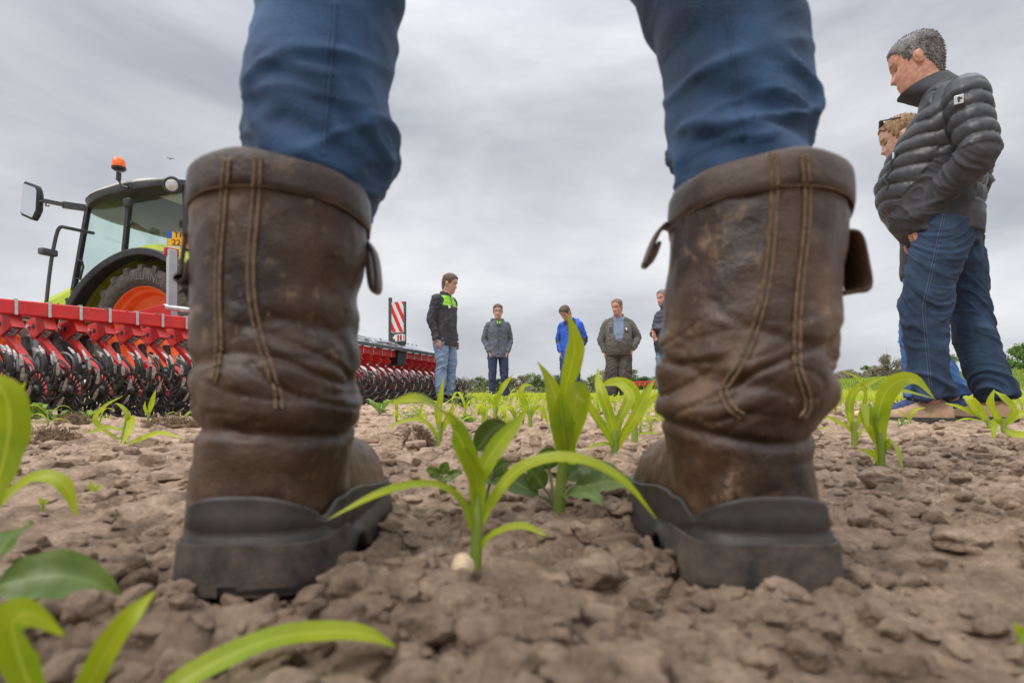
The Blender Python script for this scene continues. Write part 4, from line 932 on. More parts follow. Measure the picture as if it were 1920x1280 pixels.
# ================================================================== rotary hoes
K['red'] = M('red_machine_paint', (.58, .018, .022), (.70, .035, .035), 9, .38, bump=.08, bscale=60, bdist=.002, c3=(.42, .05, .035), pos=(.35, .72), detail=8)
def dusty(m, c=(.22, .16, .11), amt=.55):
    """field dust lying on whatever faces up"""
    t = m.node_tree; p = t.nodes['Principled BSDF']; L = t.links.new; src = p.inputs['Base Color'].links[0].from_socket
    g = t.nodes.new('ShaderNodeNewGeometry'); sp = t.nodes.new('ShaderNodeSeparateXYZ'); L(g.outputs['True Normal'], sp.inputs[0])
    n = t.nodes.new('ShaderNodeTexNoise'); n.inputs['Scale'].default_value = 16; n.inputs['Detail'].default_value = 9; n.inputs['Roughness'].default_value = .7; L(g.outputs['Position'], n.inputs['Vector'])
    a = t.nodes.new('ShaderNodeMath'); a.operation = 'MULTIPLY_ADD'; L(sp.outputs[2], a.inputs[0]); a.inputs[1].default_value = .16; L(n.outputs[0], a.inputs[2])
    r = t.nodes.new('ShaderNodeMapRange'); L(a.outputs[0], r.inputs[0]); r.inputs[1].default_value = .52; r.inputs[2].default_value = .80; r.inputs[4].default_value = amt
    x = t.nodes.new('ShaderNodeMix'); x.data_type = 'RGBA'; L(r.outputs[0], x.inputs[0]); L(src, x.inputs[6]); x.inputs[7].default_value = (*c, 1); L(x.outputs[2], p.inputs['Base Color'])
    q = t.nodes.new('ShaderNodeMapRange'); L(r.outputs[0], q.inputs[0]); q.inputs[3].default_value = p.inputs['Roughness'].default_value; q.inputs[4].default_value = .95; L(q.outputs[0], p.inputs['Roughness'])
dusty(K['red'])
K['dirt'] = M('caked_soil', (.13, .10, .06), (.28, .22, .14), 60, .95, bump=.6, bscale=300, bdist=.003)
K['galv'] = M('galvanised_steel', (.50, .51, .52), (.66, .67, .68), 40, .38, .75)
K['cast'] = M('black_cast_iron', (.018, .018, .020), (.055, .048, .042), 30, .42, .2, bump=.3, bscale=200, bdist=.002)
K['worn'] = M('bare_worn_steel', (.20, .19, .18), (.46, .44, .41), 60, .4, .7)
K['greypl'] = M('grey_painted_steel', (.060, .064, .072), (.085, .09, .10), 14, .45)
K['cover'] = M('grey_cover_sheet', (.30, .32, .35), (.38, .40, .43), 6, .35)
K['black'] = M('black_plastic', (.014, .014, .016), (.03, .03, .033), 20, .45)
K['stripe_w'] = M('reflective_white', (.62, .64, .62), (.72, .73, .71), 30, .4)
K['stripe_r'] = M('reflective_red', (.60, .02, .025), (.70, .05, .04), 30, .4)
K['lamp_red'] = M('red_lens', (.35, .01, .02), (.45, .03, .04), 30, .15)
K['lime_logo'] = M('lime_logo', (.35, .60, .05), (.42, .66, .08), 30, .5)
PH = R(15)
UM = Matrix.Rotation(PH, 4, 'Z')
def dz(x, d, z): return UM @ Vector((x, -d, z))                     # unit frame: d = backwards, towards the viewer
def rotor_mesh():
    mb = MB(); rr = random.Random(2); Cc = Vector((0, 0, 0))
    mb.lathe([(.110, -.006), (.128, -.008), (.131, 0), (.128, .008), (.110, .006), (.1105, 0), (.110, -.006)], (0, 0, 0), (1, 0, 0), 36, 0, False)
    mb.lathe([(.001, -.034), (.016, -.034), (.016, -.026), (.028, -.024), (.040, -.012), (.040, .012), (.028, .024), (.014, .03), (.001, .03)], (0, 0, 0), (1, 0, 0), 18, 0)
    mb.lathe([(.052, -.005), (.058, -.006), (.058, .006), (.052, .005), (.052, -.005)], (0, 0, 0), (1, 0, 0), 28, 0, False)
    N = 18
    for k in range(N):
        a = 2*math.pi*k/N; q = lambda r_, b: Vector((0, math.cos(b)*r_, math.sin(b)*r_))
        mb.tube([q(.036, a), q(.112, a+.05)], [.0065, .0045], 6, 0)
    for k in range(16):
        a = 2*math.pi*k/16+.1; bend = -.62; sx = .010*(-1)**k
        P = [Vector((sx*min(1, t*2), math.cos(a+bend*t**1.7)*(.124+.150*t), math.sin(a+bend*t**1.7)*(.124+.150*t))) for t in np.linspace(0, 1, 9)]
        mb.tube(P[:7], [.0105, .0098, .0093, .009, .0088, .0086, .0086], 7, 0)
        mb.tube(P[6:], [.0088, .0118, .0055], 7, 1, flat=.55)
    return mb
ROTM = rotor_mesh().mesh('rotor', [K['cast'], K['worn']], True, 50)
def spring_mesh(r, L, n, wire):
    mb = MB(); mb.tube([(math.cos(t*2*math.pi)*r, math.sin(t*2*math.pi)*r, L*t/n) for t in np.linspace(0, n, n*14)], wire, 6); return mb
def hoe_unit(parent, mirror=False):
    u = bpy.data.objects.new('hoe_unit', None); COL.objects.link(u); u.parent = parent; return u
def unit_parts():
    out = []
    A, Bp, Cp, D, E = (.0, .64), (.04, .555), (-.10, .485), (-.17, .58), (-.16, .615)
    mb = MB()
    hole = [(-.085+.018*math.cos(t)*(1 if math.sin(t) < .6 else .75), .575+.017*math.sin(t)) for t in [2*math.pi*k/12 for k in range(12)]]
    for sx in (-.036, .029): mb.prism([dz(sx, *p) for p in (A, Bp, Cp, D, E)], UM.to_3x3() @ Vector((.007, 0, 0)))
    mb.prism([dz(-.036, .003, .643), dz(-.036, .050, .553), dz(-.036, .043, .549), dz(-.036, -.004, .637)], UM.to_3x3() @ Vector((.072, 0, 0)))
    mb.prism([dz(-.036, -.16, .622), dz(-.036, .003, .643), dz(-.036, -.003, .635), dz(-.036, -.16, .614)], UM.to_3x3() @ Vector((.072, 0, 0)))
    out.append(('bracket', mb, [K['red']], .002))
    mb = MB(); mb.prism([dz(-.0375, *p) for p in hole], UM.to_3x3() @ Vector((.002, 0, 0))); out.append(('bracket_hole', mb, [K['black']], 0))
    mb = MB(); mb.prism([dz(-.032, .0, .6445), dz(.032, .0, .6445), dz(.032, -.05, .640), dz(-.032, -.05, .640)], (0, 0, .007)); out.append(('soil_cake', mb, [K['dirt']], .003))
    mb = MB(); mb.lathe([(.001, 0), (.014, 0), (.014, .012), (.001, .012)], dz(-.05, -.135, .575), UM.to_3x3() @ Vector((1, 0, 0)), 6); mb.tube([dz(-.045, -.12+.016*math.cos(t), .505+.016*math.sin(t)) for t in np.linspace(0, 6.28, 14)], .002, 5); mb.tube([dz(-.055, -.12, .505), dz(.04, -.12, .505)], .005, 6); out.append(('bolt', mb, [K['galv']], 0))
    mb = spring_mesh(.021, .13, 6, .0035); d0, d1 = dz(0, .025, .565), dz(0, -.085, .495); q = (d1-d0).to_track_quat('Z', 'Y').to_matrix().to_4x4(); mb.xform(Matrix.Translation(d0) @ q); out.append(('spring', mb, [K['galv']], 0))
    mb = MB(); mb.beam(dz(0, -.10, .53), dz(0, .20, .29), .050, .034, mi=0); mb.beam(dz(.0, .185, .302), dz(0, .335, .135), .026, .04); mb.lathe([(.001, -.03), (.022, -.03), (.022, .03), (.001, .03)], dz(0, .33, .14), UM.to_3x3() @ Vector((1, 0, 0)), 12); out.append(('arm', mb, [K['red']], .003))
    mb = MB(); mb.beam(dz(.084, -.05, .50), dz(.084, .06, .14), .03, .04); out.append(('short_arm', mb, [K['cast']], .003))
    mb = MB(); mb.beam((0, -.0565, .7275), (0, .055, .7275), .016, .006, (0, 0, 1)); mb.beam((0, -.0535, .7245), (0, -.0535, .630), .016, .006, (0, 1, 0)); out.append(('clamp', mb, [K['galv']], .001))
    return [(n, m.mesh(n, k, True, 40), b) for n, m, k, b in out]
UP = unit_parts()
def add_units(parent, xs, seed):
    rr = random.Random(seed)
    for x in xs:
        u = hoe_unit(parent); u.location = (x, 0, 0)
        for n, me, b in UP:
            o = link_mesh(n, me, u)
            if n in ('bracket', 'arm'):
                bb = o.modifiers.new('bevel', 'BEVEL'); bb.width = b; bb.segments = 2; bb.limit_method = 'ANGLE'; bb.angle_limit = R(50)
        for (px_, d, z) in ((-.045, .33, .150), (.084, .06, .155)):
            o = link_mesh('rotor', ROTM, u); o.location = dz(px_, d, z); o.rotation_euler = (rr.uniform(0, 6.28), 0, PH)
# ---- hoe behind the tractor
Y0 = 1/(1.58e-4*(1781-138)); X0 = (138-960)/FPX*Y0
HOE = thing('rotary_hoe', 'red rotary hoe with black spoked tine wheels in front of the green tractor', 'rotary hoe', (X0, Y0, 0), math.atan2(1.3, 1))
mb = MB(); mb.box((.1, 0, .677), (3.2, .10, .094)); fr = mb.build('frame_beam', K['red'], HOE, bevel=.008)
mb = MB(); rr = random.Random(9)
for k in range(26):
    x = rr.uniform(-1.1, 1.5); mb.ball((x, -.045+rr.uniform(0, .08), .7245), (rr.uniform(.008, .025), .012, .004), 8, 4)
for k in range(30): mb.ball((rr.uniform(-1.1, 1.5), -.0505, rr.uniform(.64, .715)), (rr.uniform(.004, .010), .002, rr.uniform(.003, .007)), 7, 4)
mb.build('soil_flecks', K['dirt'], fr)
add_units(HOE, [.027+.168*k for k in range(-5, 9)], 4)
def w2(o): return (Matrix.Translation(o.location) @ Matrix.Rotation(o.rotation_euler.z, 4, 'Z')).inverted()
HI_ = w2(HOE)
mb = MB(); mb.prism([(.36, -.02, .725), (.60, -.02, .725), (.60, -.02, .80), (.53, -.02, .80)], (0, .012, 0)); mb.build('gusset', K['red'], HOE, bevel=.002)
mb = MB(); mb.tube([(.56, -.005, .785), (.78, -.005, .785)], .020, 14); mb.tube([(.555, -.005, .785), (.575, -.005, .785)], .026, 14); mb.build('cylinder_head', K['galv'], HOE)
mb = MB(); mb.tube([(.76, -.005, .785), (1.5, -.005, .785)], .0115, 12); mb.build('hydraulic_rod', K['silver'], HOE)
p = HI_ @ at(322, 600, 4.62); mb = MB(); mb.box((p.x, p.y, .99), (.066, .05, .62)); po = mb.build('lamp_post', K['cover'], HOE, bevel=.006)
q = HI_ @ at(323, 475, 4.64); mb = MB(); mb.box((p.x+.005, p.y+.02, 1.285), (.11, .04, .07)); mb.build('reflector', K['lamp_red'], po, bevel=.01)
mb = MB(); mb.tube([(-.5, .45, .30), (1.4, .45, .30)], .05, 10); mb.beam((-.1, .45, .3), (-.1, .05, .66), .07, .05); mb.beam((.9, .45, .3), (.9, .05, .66), .07, .05); mb.box((-.02, .30, .42), (.22, .18, .3)); mb.build('linkage_frame', K['greypl'], HOE, bevel=.005)
# ---- hoe with grey cover
HO2 = thing('rotary_hoe', 'second red rotary hoe, with grey lettered cover and striped warning board, behind the left boot', 'rotary hoe', (-1.82, 7.2, 0), math.atan2(.958, .288))
mb = MB(); mb.box((.55, 0, .677), (3.2, .10, .094)); mb.build('frame_beam', K['red'], HO2, bevel=.008)
add_units(HO2, [.03+.23*k for k in range(-4, 10)], 8)
mb = MB(); mb.loft([[Vector((x, y, z)) for y, z in ((-.13, .755), (.40, .935), (.42, .925), (.42, .905), (-.12, .735))] for x in (-1.3, 2.12)]); cv = mb.build('cover', K['cover'], HO2, bevel=.004)
mb = MB(); mb.box((.41, -.138, .738), (3.44, .016, .045)); mb.build('cover_edge', K['greypl'], cv, bevel=.003)
mb = MB(); mb.box((.74, .06, .63), (.24, .30, .20)); mb.beam((.74, -.02, .60), (.74, .3, .76), .1, .06); mb.build('hinge_block', K['black'], HO2, bevel=.01)
mb = MB()
for x in (.9, 1.4, 1.75, 1.9, 2.05): mb.lathe([(.001, 0), (.014, 0), (.014, .012), (.001, .014)], (x, .34, .914), (0, -.3, 1), 6)
mb.build('cover_bolts', K['black'], cv)
tm = text_mesh('ROTOCARE', .33, .003, .25); ang = math.atan2(.18, .53)
o = link_mesh('cover_lettering', tm, cv); tm.materials.append(K['black']); o.rotation_euler = (ang, 0, 0); o.location = (-.92, -.055, .7845); o.scale = (1.0, 1.0, 1)
for px_, ww in ((.2, 1.6),):
    mb = MB(); mb.beam((-1.2, .26, .889), (.5, .26, .889), .012, .004, (0, -.34, 1)); mb.beam((-1.2, .30, .9025), (.42, .30, .9025), .012, .004, (0, -.34, 1)); mb.build('cover_stripe', K['dirt'], cv)
# warning board, facing the rear (local -y) a little turned
WB = bpy.data.objects.new('warning_board', None); COL.objects.link(WB); WB.parent = HO2
I2 = w2(HO2); wl = I2 @ at(745, 640, 8.3); WB.location = (wl.x, wl.y, wl.z)
nv = I2.to_3x3() @ Vector((-.18, -1, 0)); WB.rotation_euler = (0, 0, math.atan2(nv.y, nv.x)+math.pi/2+R(-20))
mb = MB(); mb.box((-.135, 0, .29), (.05, .03, .72)); mb.box((.145, 0, .26), (.028, .03, .62)); mb.box((.01, .004, .03), (.27, .02, .20)); mb.build('board_frame', K['greypl'], WB, bevel=.004)
mb = MB(); w0, w1, z0, z1 = -.108, .13, .135, .575; mb.box(((w0+w1)/2, .0, (z0+z1)/2), (w1-w0, .012, z1-z0)); pn = mb.build('board_panel', K['stripe_w'], WB)
mb = MB()
for k in range(-2, 5):
    c = z1-.02-k*.25                                                  # stripes fall to the right
    poly = [(w0, c), (w1, c-.44), (w1, c-.44-.125), (w0, c-.125)]
    def clip(poly, f):
        out = []
        for i in range(len(poly)):
            a, b = poly[i], poly[(i+1) % len(poly)]; fa, fb = f(a), f(b)
            if fa >= 0: out.append(a)
            if fa*fb < 0: t = fa/(fa-fb); out.append((a[0]+(b[0]-a[0])*t, a[1]+(b[1]-a[1])*t))
        return out
    poly = clip(clip(poly, lambda p: p[1]-z0), lambda p: z1-p[1]) if poly else poly
    if len(poly) >= 3: mb.prism([(x, -.0085, z) for x, z in poly], (0, .0015, 0))
mb.build('red_stripes', K['stripe_r'], pn, smooth=False)
mb = MB(); mb.box((.085, -.035, .045), (.15, .06, .10)); tl = mb.build('tail_lamp', K['stripe_w'], WB, bevel=.008)
for x in (.075, .125):
    mb = MB(); mb.box((x, -.067, .045), (.028, .012, .085)); mb.build('lens', K['lamp_red'], tl, bevel=.003)
mb = MB(); mb.ball((-.05, -.008, .06), (.035, .003, .012), 8, 4); mb.ball((-.045, -.008, .075), (.006, .003, .03), 8, 4); mb.ball((-.04, -.008, .062), (.02, .0032, .018), 8, 4); lg = mb.build('maker_emblem', K['white'], WB)
mb = MB(); mb.ball((-.045, -.0085, .042), (.03, .003, .012), 8, 4); mb.build('emblem_leaf', K['lime_logo'], lg)
# ================================================================== tractor
K['lime'] = M('lime_green_paint', (.36, .46, .012), (.45, .54, .03), 4, .3)
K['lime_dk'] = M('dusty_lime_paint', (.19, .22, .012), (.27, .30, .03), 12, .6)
K['orange'] = M('orange_rim_paint', (.72, .085, .012), (.80, .13, .02), 6, .42, c3=(.55, .12, .04))
K['tyre'] = M('tyre_rubber', (.035, .032, .030), (.075, .065, .055), 14, .85, bump=.3, bscale=80, bdist=.003)
K['tyre_txt'] = M('raised_lettering', (.10, .09, .08), (.15, .135, .12), 30, .8)
K['roof'] = M('beige_roof', (.36, .34, .29), (.46, .43, .37), 8, .5)
K['glass'] = glass('cab_glass', (.93, .985, .97), .68)
K['mirror'] = M('mirror_glass', (.80, .82, .84), None, rough=.03, metal=1)
K['plate_y'] = M('yellow_plate', (.80, .42, .01), (.84, .46, .015), 20, .4)
K['plate_b'] = M('blue_plate', (.01, .10, .55), (.015, .13, .62), 20, .4)
K['lens_w'] = M('clear_lens', (.34, .34, .33), (.62, .62, .60), 120, .1)
K['lens_o'] = M('amber_lens', (.80, .10, .008), (.90, .19, .012), 30, .2)
TR = thing('tractor', 'lime green tractor with orange wheel rims and glass cab behind the red hoe', 'tractor', (-3.87, 7.26, -.02), R(161.9)); TI = (Matrix.Translation((-3.87, 7.26, -.02)) @ Matrix.Rotation(R(161.9), 4, 'Z')).inverted()
TL = lambda px, py, Y: TI @ at(px, py, Y)
def wheel(x, y, r, rim, w, side, txt):
    wh = bpy.data.objects.new('wheel', None); COL.objects.link(wh); wh.parent = TR; wh.location = (x, y, r)
    ax = (0, side, 0); mb = MB(); hw = w/2
    mb.lathe([(rim-.02, -hw*.82), (rim, -hw*.9), (rim+.05, -hw*1.0), (r*.88, -hw*1.0), (r*.955, -hw*.9), (r*.965, -hw*.4), (r*.965, hw*.4), (r*.955, hw*.9), (r*.88, hw*1.0), (rim+.05, hw*1.0), (rim, hw*.9), (rim-.02, hw*.82), (rim-.03, 0), (rim-.02, -hw*.82)], (0, 0, 0), ax, 72, 0, False)
    for k in range(44):
        a = 2*math.pi*k/44; sg = 1 if k % 2 else -1
        def P(yy, da, rr): return Vector((math.cos(a+da)*rr, yy, math.sin(a+da)*rr))
        da = .16*rim/.6; t = .030/r
        V = [P(sg*hw*1.0, -t*1.3, r*.90), P(sg*hw*1.0, t*1.3, r*.90), P(-sg*hw*.02, da+t, r*.95), P(-sg*hw*.02, da-t, r*.95), P(sg*hw*.97, -t, r), P(sg*hw*.97, t, r), P(-sg*hw*.02, da+t*.8, r*1.0), P(-sg*hw*.02, da-t*.8, r*1.0)]
        mb.add(V, [(0, 1, 2, 3), (7, 6, 5, 4), (0, 4, 5, 1), (1, 5, 6, 2), (2, 6, 7, 3), (3, 7, 4, 0)])
    ty = mb.build('tyre', K['tyre'], wh, sharp=35)
    if txt:
        me = text_mesh(txt, .115, .006); rad = (rim+r)/2-.02; n = len(me.vertices); co = mco(me); wtx = co[:, 0].max()
        th = math.pi/2+.20-side*0; a = th-(co[:, 0]-wtx/2)/rad*-1*-1
        rr = rad-.045+co[:, 1]; sgn = 1 if side > 0 else -1
        # seen from outside on the tractor's left (+y) the local x axis runs to the left
        a = th+(-(co[:, 0]-wtx/2)/rad)*-1
        setco(me, np.stack([np.cos(a)*rr, np.full(n, side*(hw*1.0+.002))+co[:, 2]*side, np.sin(a)*rr], -1)); me.materials.append(K['tyre_txt']); link_mesh('tyre_lettering', me, wh)
    mb = MB(); mb.lathe([(rim+.012, hw*.92), (rim+.012, hw*.84), (rim-.03, hw*.80), (rim-.045, hw*.55), (rim-.075, hw*.45), (rim-.10, hw*.10), (rim*.62, -hw*.05), (rim*.42, hw*.05), (rim*.40, hw*.12), (.001, hw*.12)], (0, 0, 0), ax, 60, 0, False)
    rm = mb.build('rim', K['orange'], wh, sharp=30)
    mb = MB()
    for k in range(10): a = 2*math.pi*k/10; mb.lathe([(.001, hw*.12), (.02, hw*.12), (.02, hw*.12+.03), (.001, hw*.12+.03)], (math.cos(a)*rim*.33, 0, math.sin(a)*rim*.33), ax, 6)
    mb.lathe([(.001, hw*.1), (.10, hw*.1), (.09, hw*.35), (.001, hw*.38)], (0, 0, 0), ax, 20); mb.build('hub', K['black'], wh)
wheel(0, .72, .80, .585, .46, 1, 'ALLIANCE'); wheel(0, -.72, .80, .585, .46, -1, None); wheel(2.3, .72, .58, .38, .38, 1, None); wheel(2.3, -.72, .58, .38, .38, -1, None)
for k_ in ('tyre', 'orange', 'lime_dk'): dusty(K[k_], amt=.6)
# body
mb = MB(); mb.box((1.3, 0, .72), (3.4, .5, .45)); mb.box((-.1, 0, .75), (.7, .7, .6)); mb.build('chassis', K['black'], TR, bevel=.02)
mb = MB(); mb.loft([[Vector((x, s*w, z)) for s, w, z in ((-1, .40, zb), (-1, .42, zt-.12), (-1, .33, zt), (1, .33, zt), (1, .42, zt-.12), (1, .40, zb))] for x, zb, zt in ((1.25, .95, 1.72), (1.9, .93, 1.60), (2.4, .92, 1.46), (3.2, .92, 1.20), (3.35, .95, 1.08))]); hd = mb.build('hood', K['lime'], TR, bevel=.02)
mb = MB()
for k in range(4): mb.box((1.55+.17*k, .4265, 1.42-.065*k), (.045, .012, .24), Matrix.Rotation(.35, 3, 'Y'))
mb.build('vents', K['black'], hd)
for sgn in (1, -1):
    def arc(r0, r1, y0, y1, a0, a1, n=36):
        return [[Vector((math.cos(a)*r*fx, sgn*y, .80+math.sin(a)*r)) for r, y in ((r0, y0), (r1, y0), (r1, y1), (r0, y1))] for a, fx in [(R(lerp(a0, a1, k/n)), 1+.26*max(0, math.cos(R(lerp(a0, a1, k/n))))) for k in range(n+1)]]
    mb = MB(); mb.loft(arc(.925, .955, .40, .845, 8, 172)); mb.loft(arc(.86, .93, .395, .42, 8, 172)); fd = mb.build('fender', K['lime_dk'], TR)
    mb = MB(); mb.loft(arc(.895, .975, .84, 1.0, -4, 168)); mb.build('fender_flare', K['black'], fd, bevel=.012)
    mb = MB(); mb.loft([[Vector((math.cos(a)*r, sgn*y, .80+math.sin(a)*r)) for r, y in ((.958, .42), (1.10, .5), (1.06, .80), (.958, .838))] for a in [R(q) for q in range(72, 162, 6)]]); mb.build('fender_top', K['lime'], fd)
    mb = MB(); mb.box((-.72, sgn*.62, 1.52), (.06, .26, .12)); mb.build('rear_lamp', K['lens_o'], fd, bevel=.015)
# cab
def cy(x, z, s): return Vector((x, s*(.76-.05*max(0, z-1.4)), z))
CB = {'ft': (1.13, 2.43), 'fb': (1.31, 1.40), 'bt': (.45, 2.50), 'bb': (.50, 1.72), 'rt': (-.40, 2.50), 'rb': (-.46, 1.70), 'fl': (1.02, .95)}
mb = MB()
for s in (1, -1):
    for a, b in (('ft', 'fb'), ('bt', 'bb'), ('rt', 'rb')): mb.beam(cy(*CB[a], s), cy(*CB[b], s), .055, .05, (0, 1, 0))
    mb.beam(cy(*CB['fb'], s), cy(1.22, .95, s), .055, .05, (0, 1, 0))
    mb.beam(cy(1.13, 2.43, s), cy(.45, 2.50, s), .05, .05); mb.beam(cy(.45, 2.50, s), cy(-.40, 2.50, s), .05, .05); mb.beam(cy(.5, 1.72, s), cy(-.46, 1.70, s), .05, .05)
    mb.beam(cy(1.2, .95, s), cy(.35, 1.0, s), .05, .06)
for x, z in ((1.13, 2.43), (-.40, 2.50), (-.46, 1.70)): mb.beam(cy(x, z, 1), cy(x, z, -1), .05, .05)
cab = mb.build('cab_frame', K['black'], TR, bevel=.006)
def pane(pts, nm='window'):
    mb = MB(); P = [Vector(p) for p in pts]; n = (P[1]-P[0]).cross(P[2]-P[0]).normalized()*.006; mb.prism(P, n); return mb.build(nm, K['glass'], TR, smooth=False)
for s in (1, -1):
    pane([cy(1.12, 2.41, s), cy(.47, 2.48, s), cy(.51, 1.70, s), cy(.86, 1.38, s), cy(1.15, .98, s), cy(1.30, 1.40, s)]); pane([cy(.43, 2.48, s), cy(-.39, 2.48, s), cy(-.45, 1.72, s), cy(.48, 1.74, s)])
pane([cy(1.14, 2.40, 1), cy(1.14, 2.40, -1), cy(1.31, 1.45, -1), cy(1.31, 1.45, 1)], 'windscreen'); pane([cy(-.41, 2.48, 1), cy(-.41, 2.48, -1), cy(-.47, 1.72, -1), cy(-.47, 1.72, 1)])
# roof: dark underside and eaves, beige crown
mb = MB()
def rr_(x0, x1, hy, z, n=40, e=4): return [Vector(((x0+x1)/2+(x1-x0)/2*math.copysign(abs(math.cos(t))**(2/e), math.cos(t)), hy*math.copysign(abs(math.sin(t))**(2/e), math.sin(t)), z-.05-(.13*max(0, ((x0+x1)/2+(x1-x0)/2*math.copysign(abs(math.cos(t))**(2/e), math.cos(t)))-.3)**1.6))) for t in [2*math.pi*k/n for k in range(n)]]
mb.loft([rr_(-.62, 1.22, .80, 2.51), rr_(-.68, 1.28, .86, 2.545), rr_(-.66, 1.29, .87, 2.60), rr_(-.55, 1.28, .86, 2.625)]); rf = mb.build('roof', K['black'], TR)
mb = MB(); mb.loft([rr_(-.35, 1.285, .862, 2.627), rr_(-.30, 1.28, .85, 2.650), rr_(-.2, 1.2, .80, 2.685), rr_(-.05, 1.0, .55, 2.71)]); mb.build('roof_crown', K['roof'], rf)
K['liner'] = M('headliner', (.42, .43, .43), (.5, .51, .51), 6, .8)
mb = MB(); mb.box((.38, 0, 2.452), (1.45, 1.36, .02)); mb.build('headliner', K['liner'], rf)
# door furniture
mb = MB(); mb.tube([TL(146, 488, 6.45), TL(140, 520, 6.45), TL(150, 524, 6.45), TL(156, 500, 6.45), TL(154, 490, 6.45), TL(146, 488, 6.45)], .012, 8); mb.build('door_handle', K['black'], TR)
mb = MB(); mb.box(TL(240, 380, 6.25), (.09, .05, .09)); mb.box(TL(247, 418, 6.25), (.03, .03, .04)); mb.build('door_hinge', K['black'], TR, bevel=.01)
# seat, wheel and screen inside
mb = MB(); mb.box((.25, 0, 1.45), (.5, .5, .14)); mb.box((-.02, 0, 1.85), (.14, .46, .7), Matrix.Rotation(-.12, 3, 'Y')); mb.box((-.06, 0, 2.26), (.1, .26, .16)); mb.build('seat', K['black'], TR, bevel=.05)
mb = MB(); mb.tube([(.88+.06*math.cos(t), .2*math.sin(t), 1.72+.17*math.cos(t)) for t in np.linspace(0, 6.28, 24)], .016, 8); mb.tube([(.88, 0, 1.72), (1.1, 0, 1.35)], .03, 8); mb.build('steering_wheel', K['black'], TR)
mb = MB(); mb.box((.55, -.62, 1.9), (.05, .20, .16)); mb.box((.1, -.5, 1.62), (.5, .16, .1)); mb.build('console', K['black'], TR, bevel=.01)
mb = MB(); mb.box((1.18, 0, 1.5), (.18, .5, .28)); mb.build('dashboard', K['black'], TR, bevel=.03)
# beacon
bc = bpy.data.objects.new('beacon', None); COL.objects.link(bc); bc.parent = TR
mb = MB(); mb.tube([TL(p, q, 6.5) for p, q in ((240, 352), (232, 350), (226, 345), (222, 336), (223, 326))], .014, 8); mb.tube([TL(222, 338, 6.5), TL(223, 324, 6.5)], .026, 10); mb.build('stem', K['black'], bc)
c = TL(223, 319, 6.5); mb = MB(); mb.lathe([(.001, -.01), (.05, -.008), (.072, .01), (.074, .03), (.001, .03)], c, (.02, 0, 1), 24); mb.build('socket', K['black'], bc)
mb = MB(); mb.lathe([(.071, .031), (.069, .06), (.062, .105), (.050, .130), (.025, .146), (.001, .149)], c, (.02, 0, 1), 24); mb.build('lens', K['lens_o'], bc)
# mirror
mr_ = bpy.data.objects.new('mirror', None); COL.objects.link(mr_); mr_.parent = TR
mb = MB(); mb.beam(TL(160, 390, 6.55), TL(118, 384, 6.35), .05, .07); mb.beam(TL(120, 384, 6.36), TL(80, 376, 6.2), .035, .04); mb.tube([TL(82, 377, 6.2), TL(72, 378, 6.17)], .014, 8); mb.tube([TL(86, 378, 6.2), TL(86, 386, 6.2), TL(92, 386, 6.2)], .01, 6); mb.build('mirror_arm', K['greypl'], mr_)
loop = [(46, 341), (68, 349), (71, 356), (69, 395), (62, 411), (58, 410), (40, 402), (38, 397), (40, 372), (44, 344)]
mb = MB(); cc = [at(x, y, 6.15) for x, y in loop]; ctr = sum(cc, Vector())/len(cc); dn = Vector((.15, .95, 0)).normalized()
mb.loft([[TI @ (ctr+(p-ctr)*k+dn*d) for p in cc] for k, d in ((1.0, 0), (1.06, .012), (1.04, .05), (.7, .10))]); mb.build('housing', K['black'], mr_, bevel=.006)
mb = MB(); P = [TI @ (ctr+(p-ctr)*.90-dn*.006) for p in cc]; mb.prism(P, TI.to_3x3() @ (dn*.004)); mb.build('mirror_glass', K['mirror'], mr_, smooth=False)
# hand rail with marker lamp
rl = bpy.data.objects.new('hand_rail', None); COL.objects.link(rl); rl.parent = TR
mb = MB(); mb.tube(crom([TL(p, q, Yv) for p, q, Yv in ((175, 437, 6.8), (154, 433, 6.6), (125, 427, 6.4), (113, 426, 6.35), (106, 440, 6.35), (98, 478, 6.35), (92, 520, 6.35), (85, 585, 6.35))], 40), .019, 10); mb.build('rail', K['greypl'], rl)
mb = MB(); mb.box(TL(90, 473, 6.32), (.08, .17, .075)); mb.build('marker_lamp', K['greypl'], rl, bevel=.015)
# work light under the eaves
wl_ = bpy.data.objects.new('work_light', None); COL.objects.link(wl_); wl_.parent = TR; c = TL(322, 347, 6.15); ax = TI.to_3x3() @ Vector((.25, -1, -.1))
mb = MB(); mb.lathe([(.001, -.08), (.085, -.06), (.095, 0), (.078, .012), (.066, 0), (.001, 0)], c, ax, 28); mb.build('lamp_body', K['black'], wl_)
mb = MB(); mb.lathe([(.064, .003), (.05, .012), (.001, .018)], c, ax, 24); mb.build('lens', K['lens_w'], wl_)
# number plate
pt = bpy.data.objects.new('number_plate', None); COL.objects.link(pt); pt.parent = TR; c = at(335, 449, 5.95); q = Vector((.42, -1, 0)).normalized(); zc_ = Vector((0, 0, 1)); xr = Vector((-q.y, q.x, 0))
BM = TI @ Matrix(((xr.x, zc_.x, q.x, c.x), (xr.y, zc_.y, q.y, c.y), (xr.z, zc_.z, q.z, c.z), (0, 0, 0, 1)))
mb = MB(); mb.box((0, 0, -.006), (.21, .165, .010)); mb.xform(BM).build('backing', K['black'], pt, bevel=.003)
mb = MB(); mb.box((.020, .005, .001), (.158, .145, .003)); mb.xform(BM).build('yellow_field', K['plate_y'], pt)
mb = MB(); mb.box((-.081, .040, .0012), (.042, .072, .003)); mb.box((-.081, -.034, .0010), (.042, .072, .003), mi=1); mb.xform(BM).build('country_band', [K['plate_b'], K['plate_y']], pt)
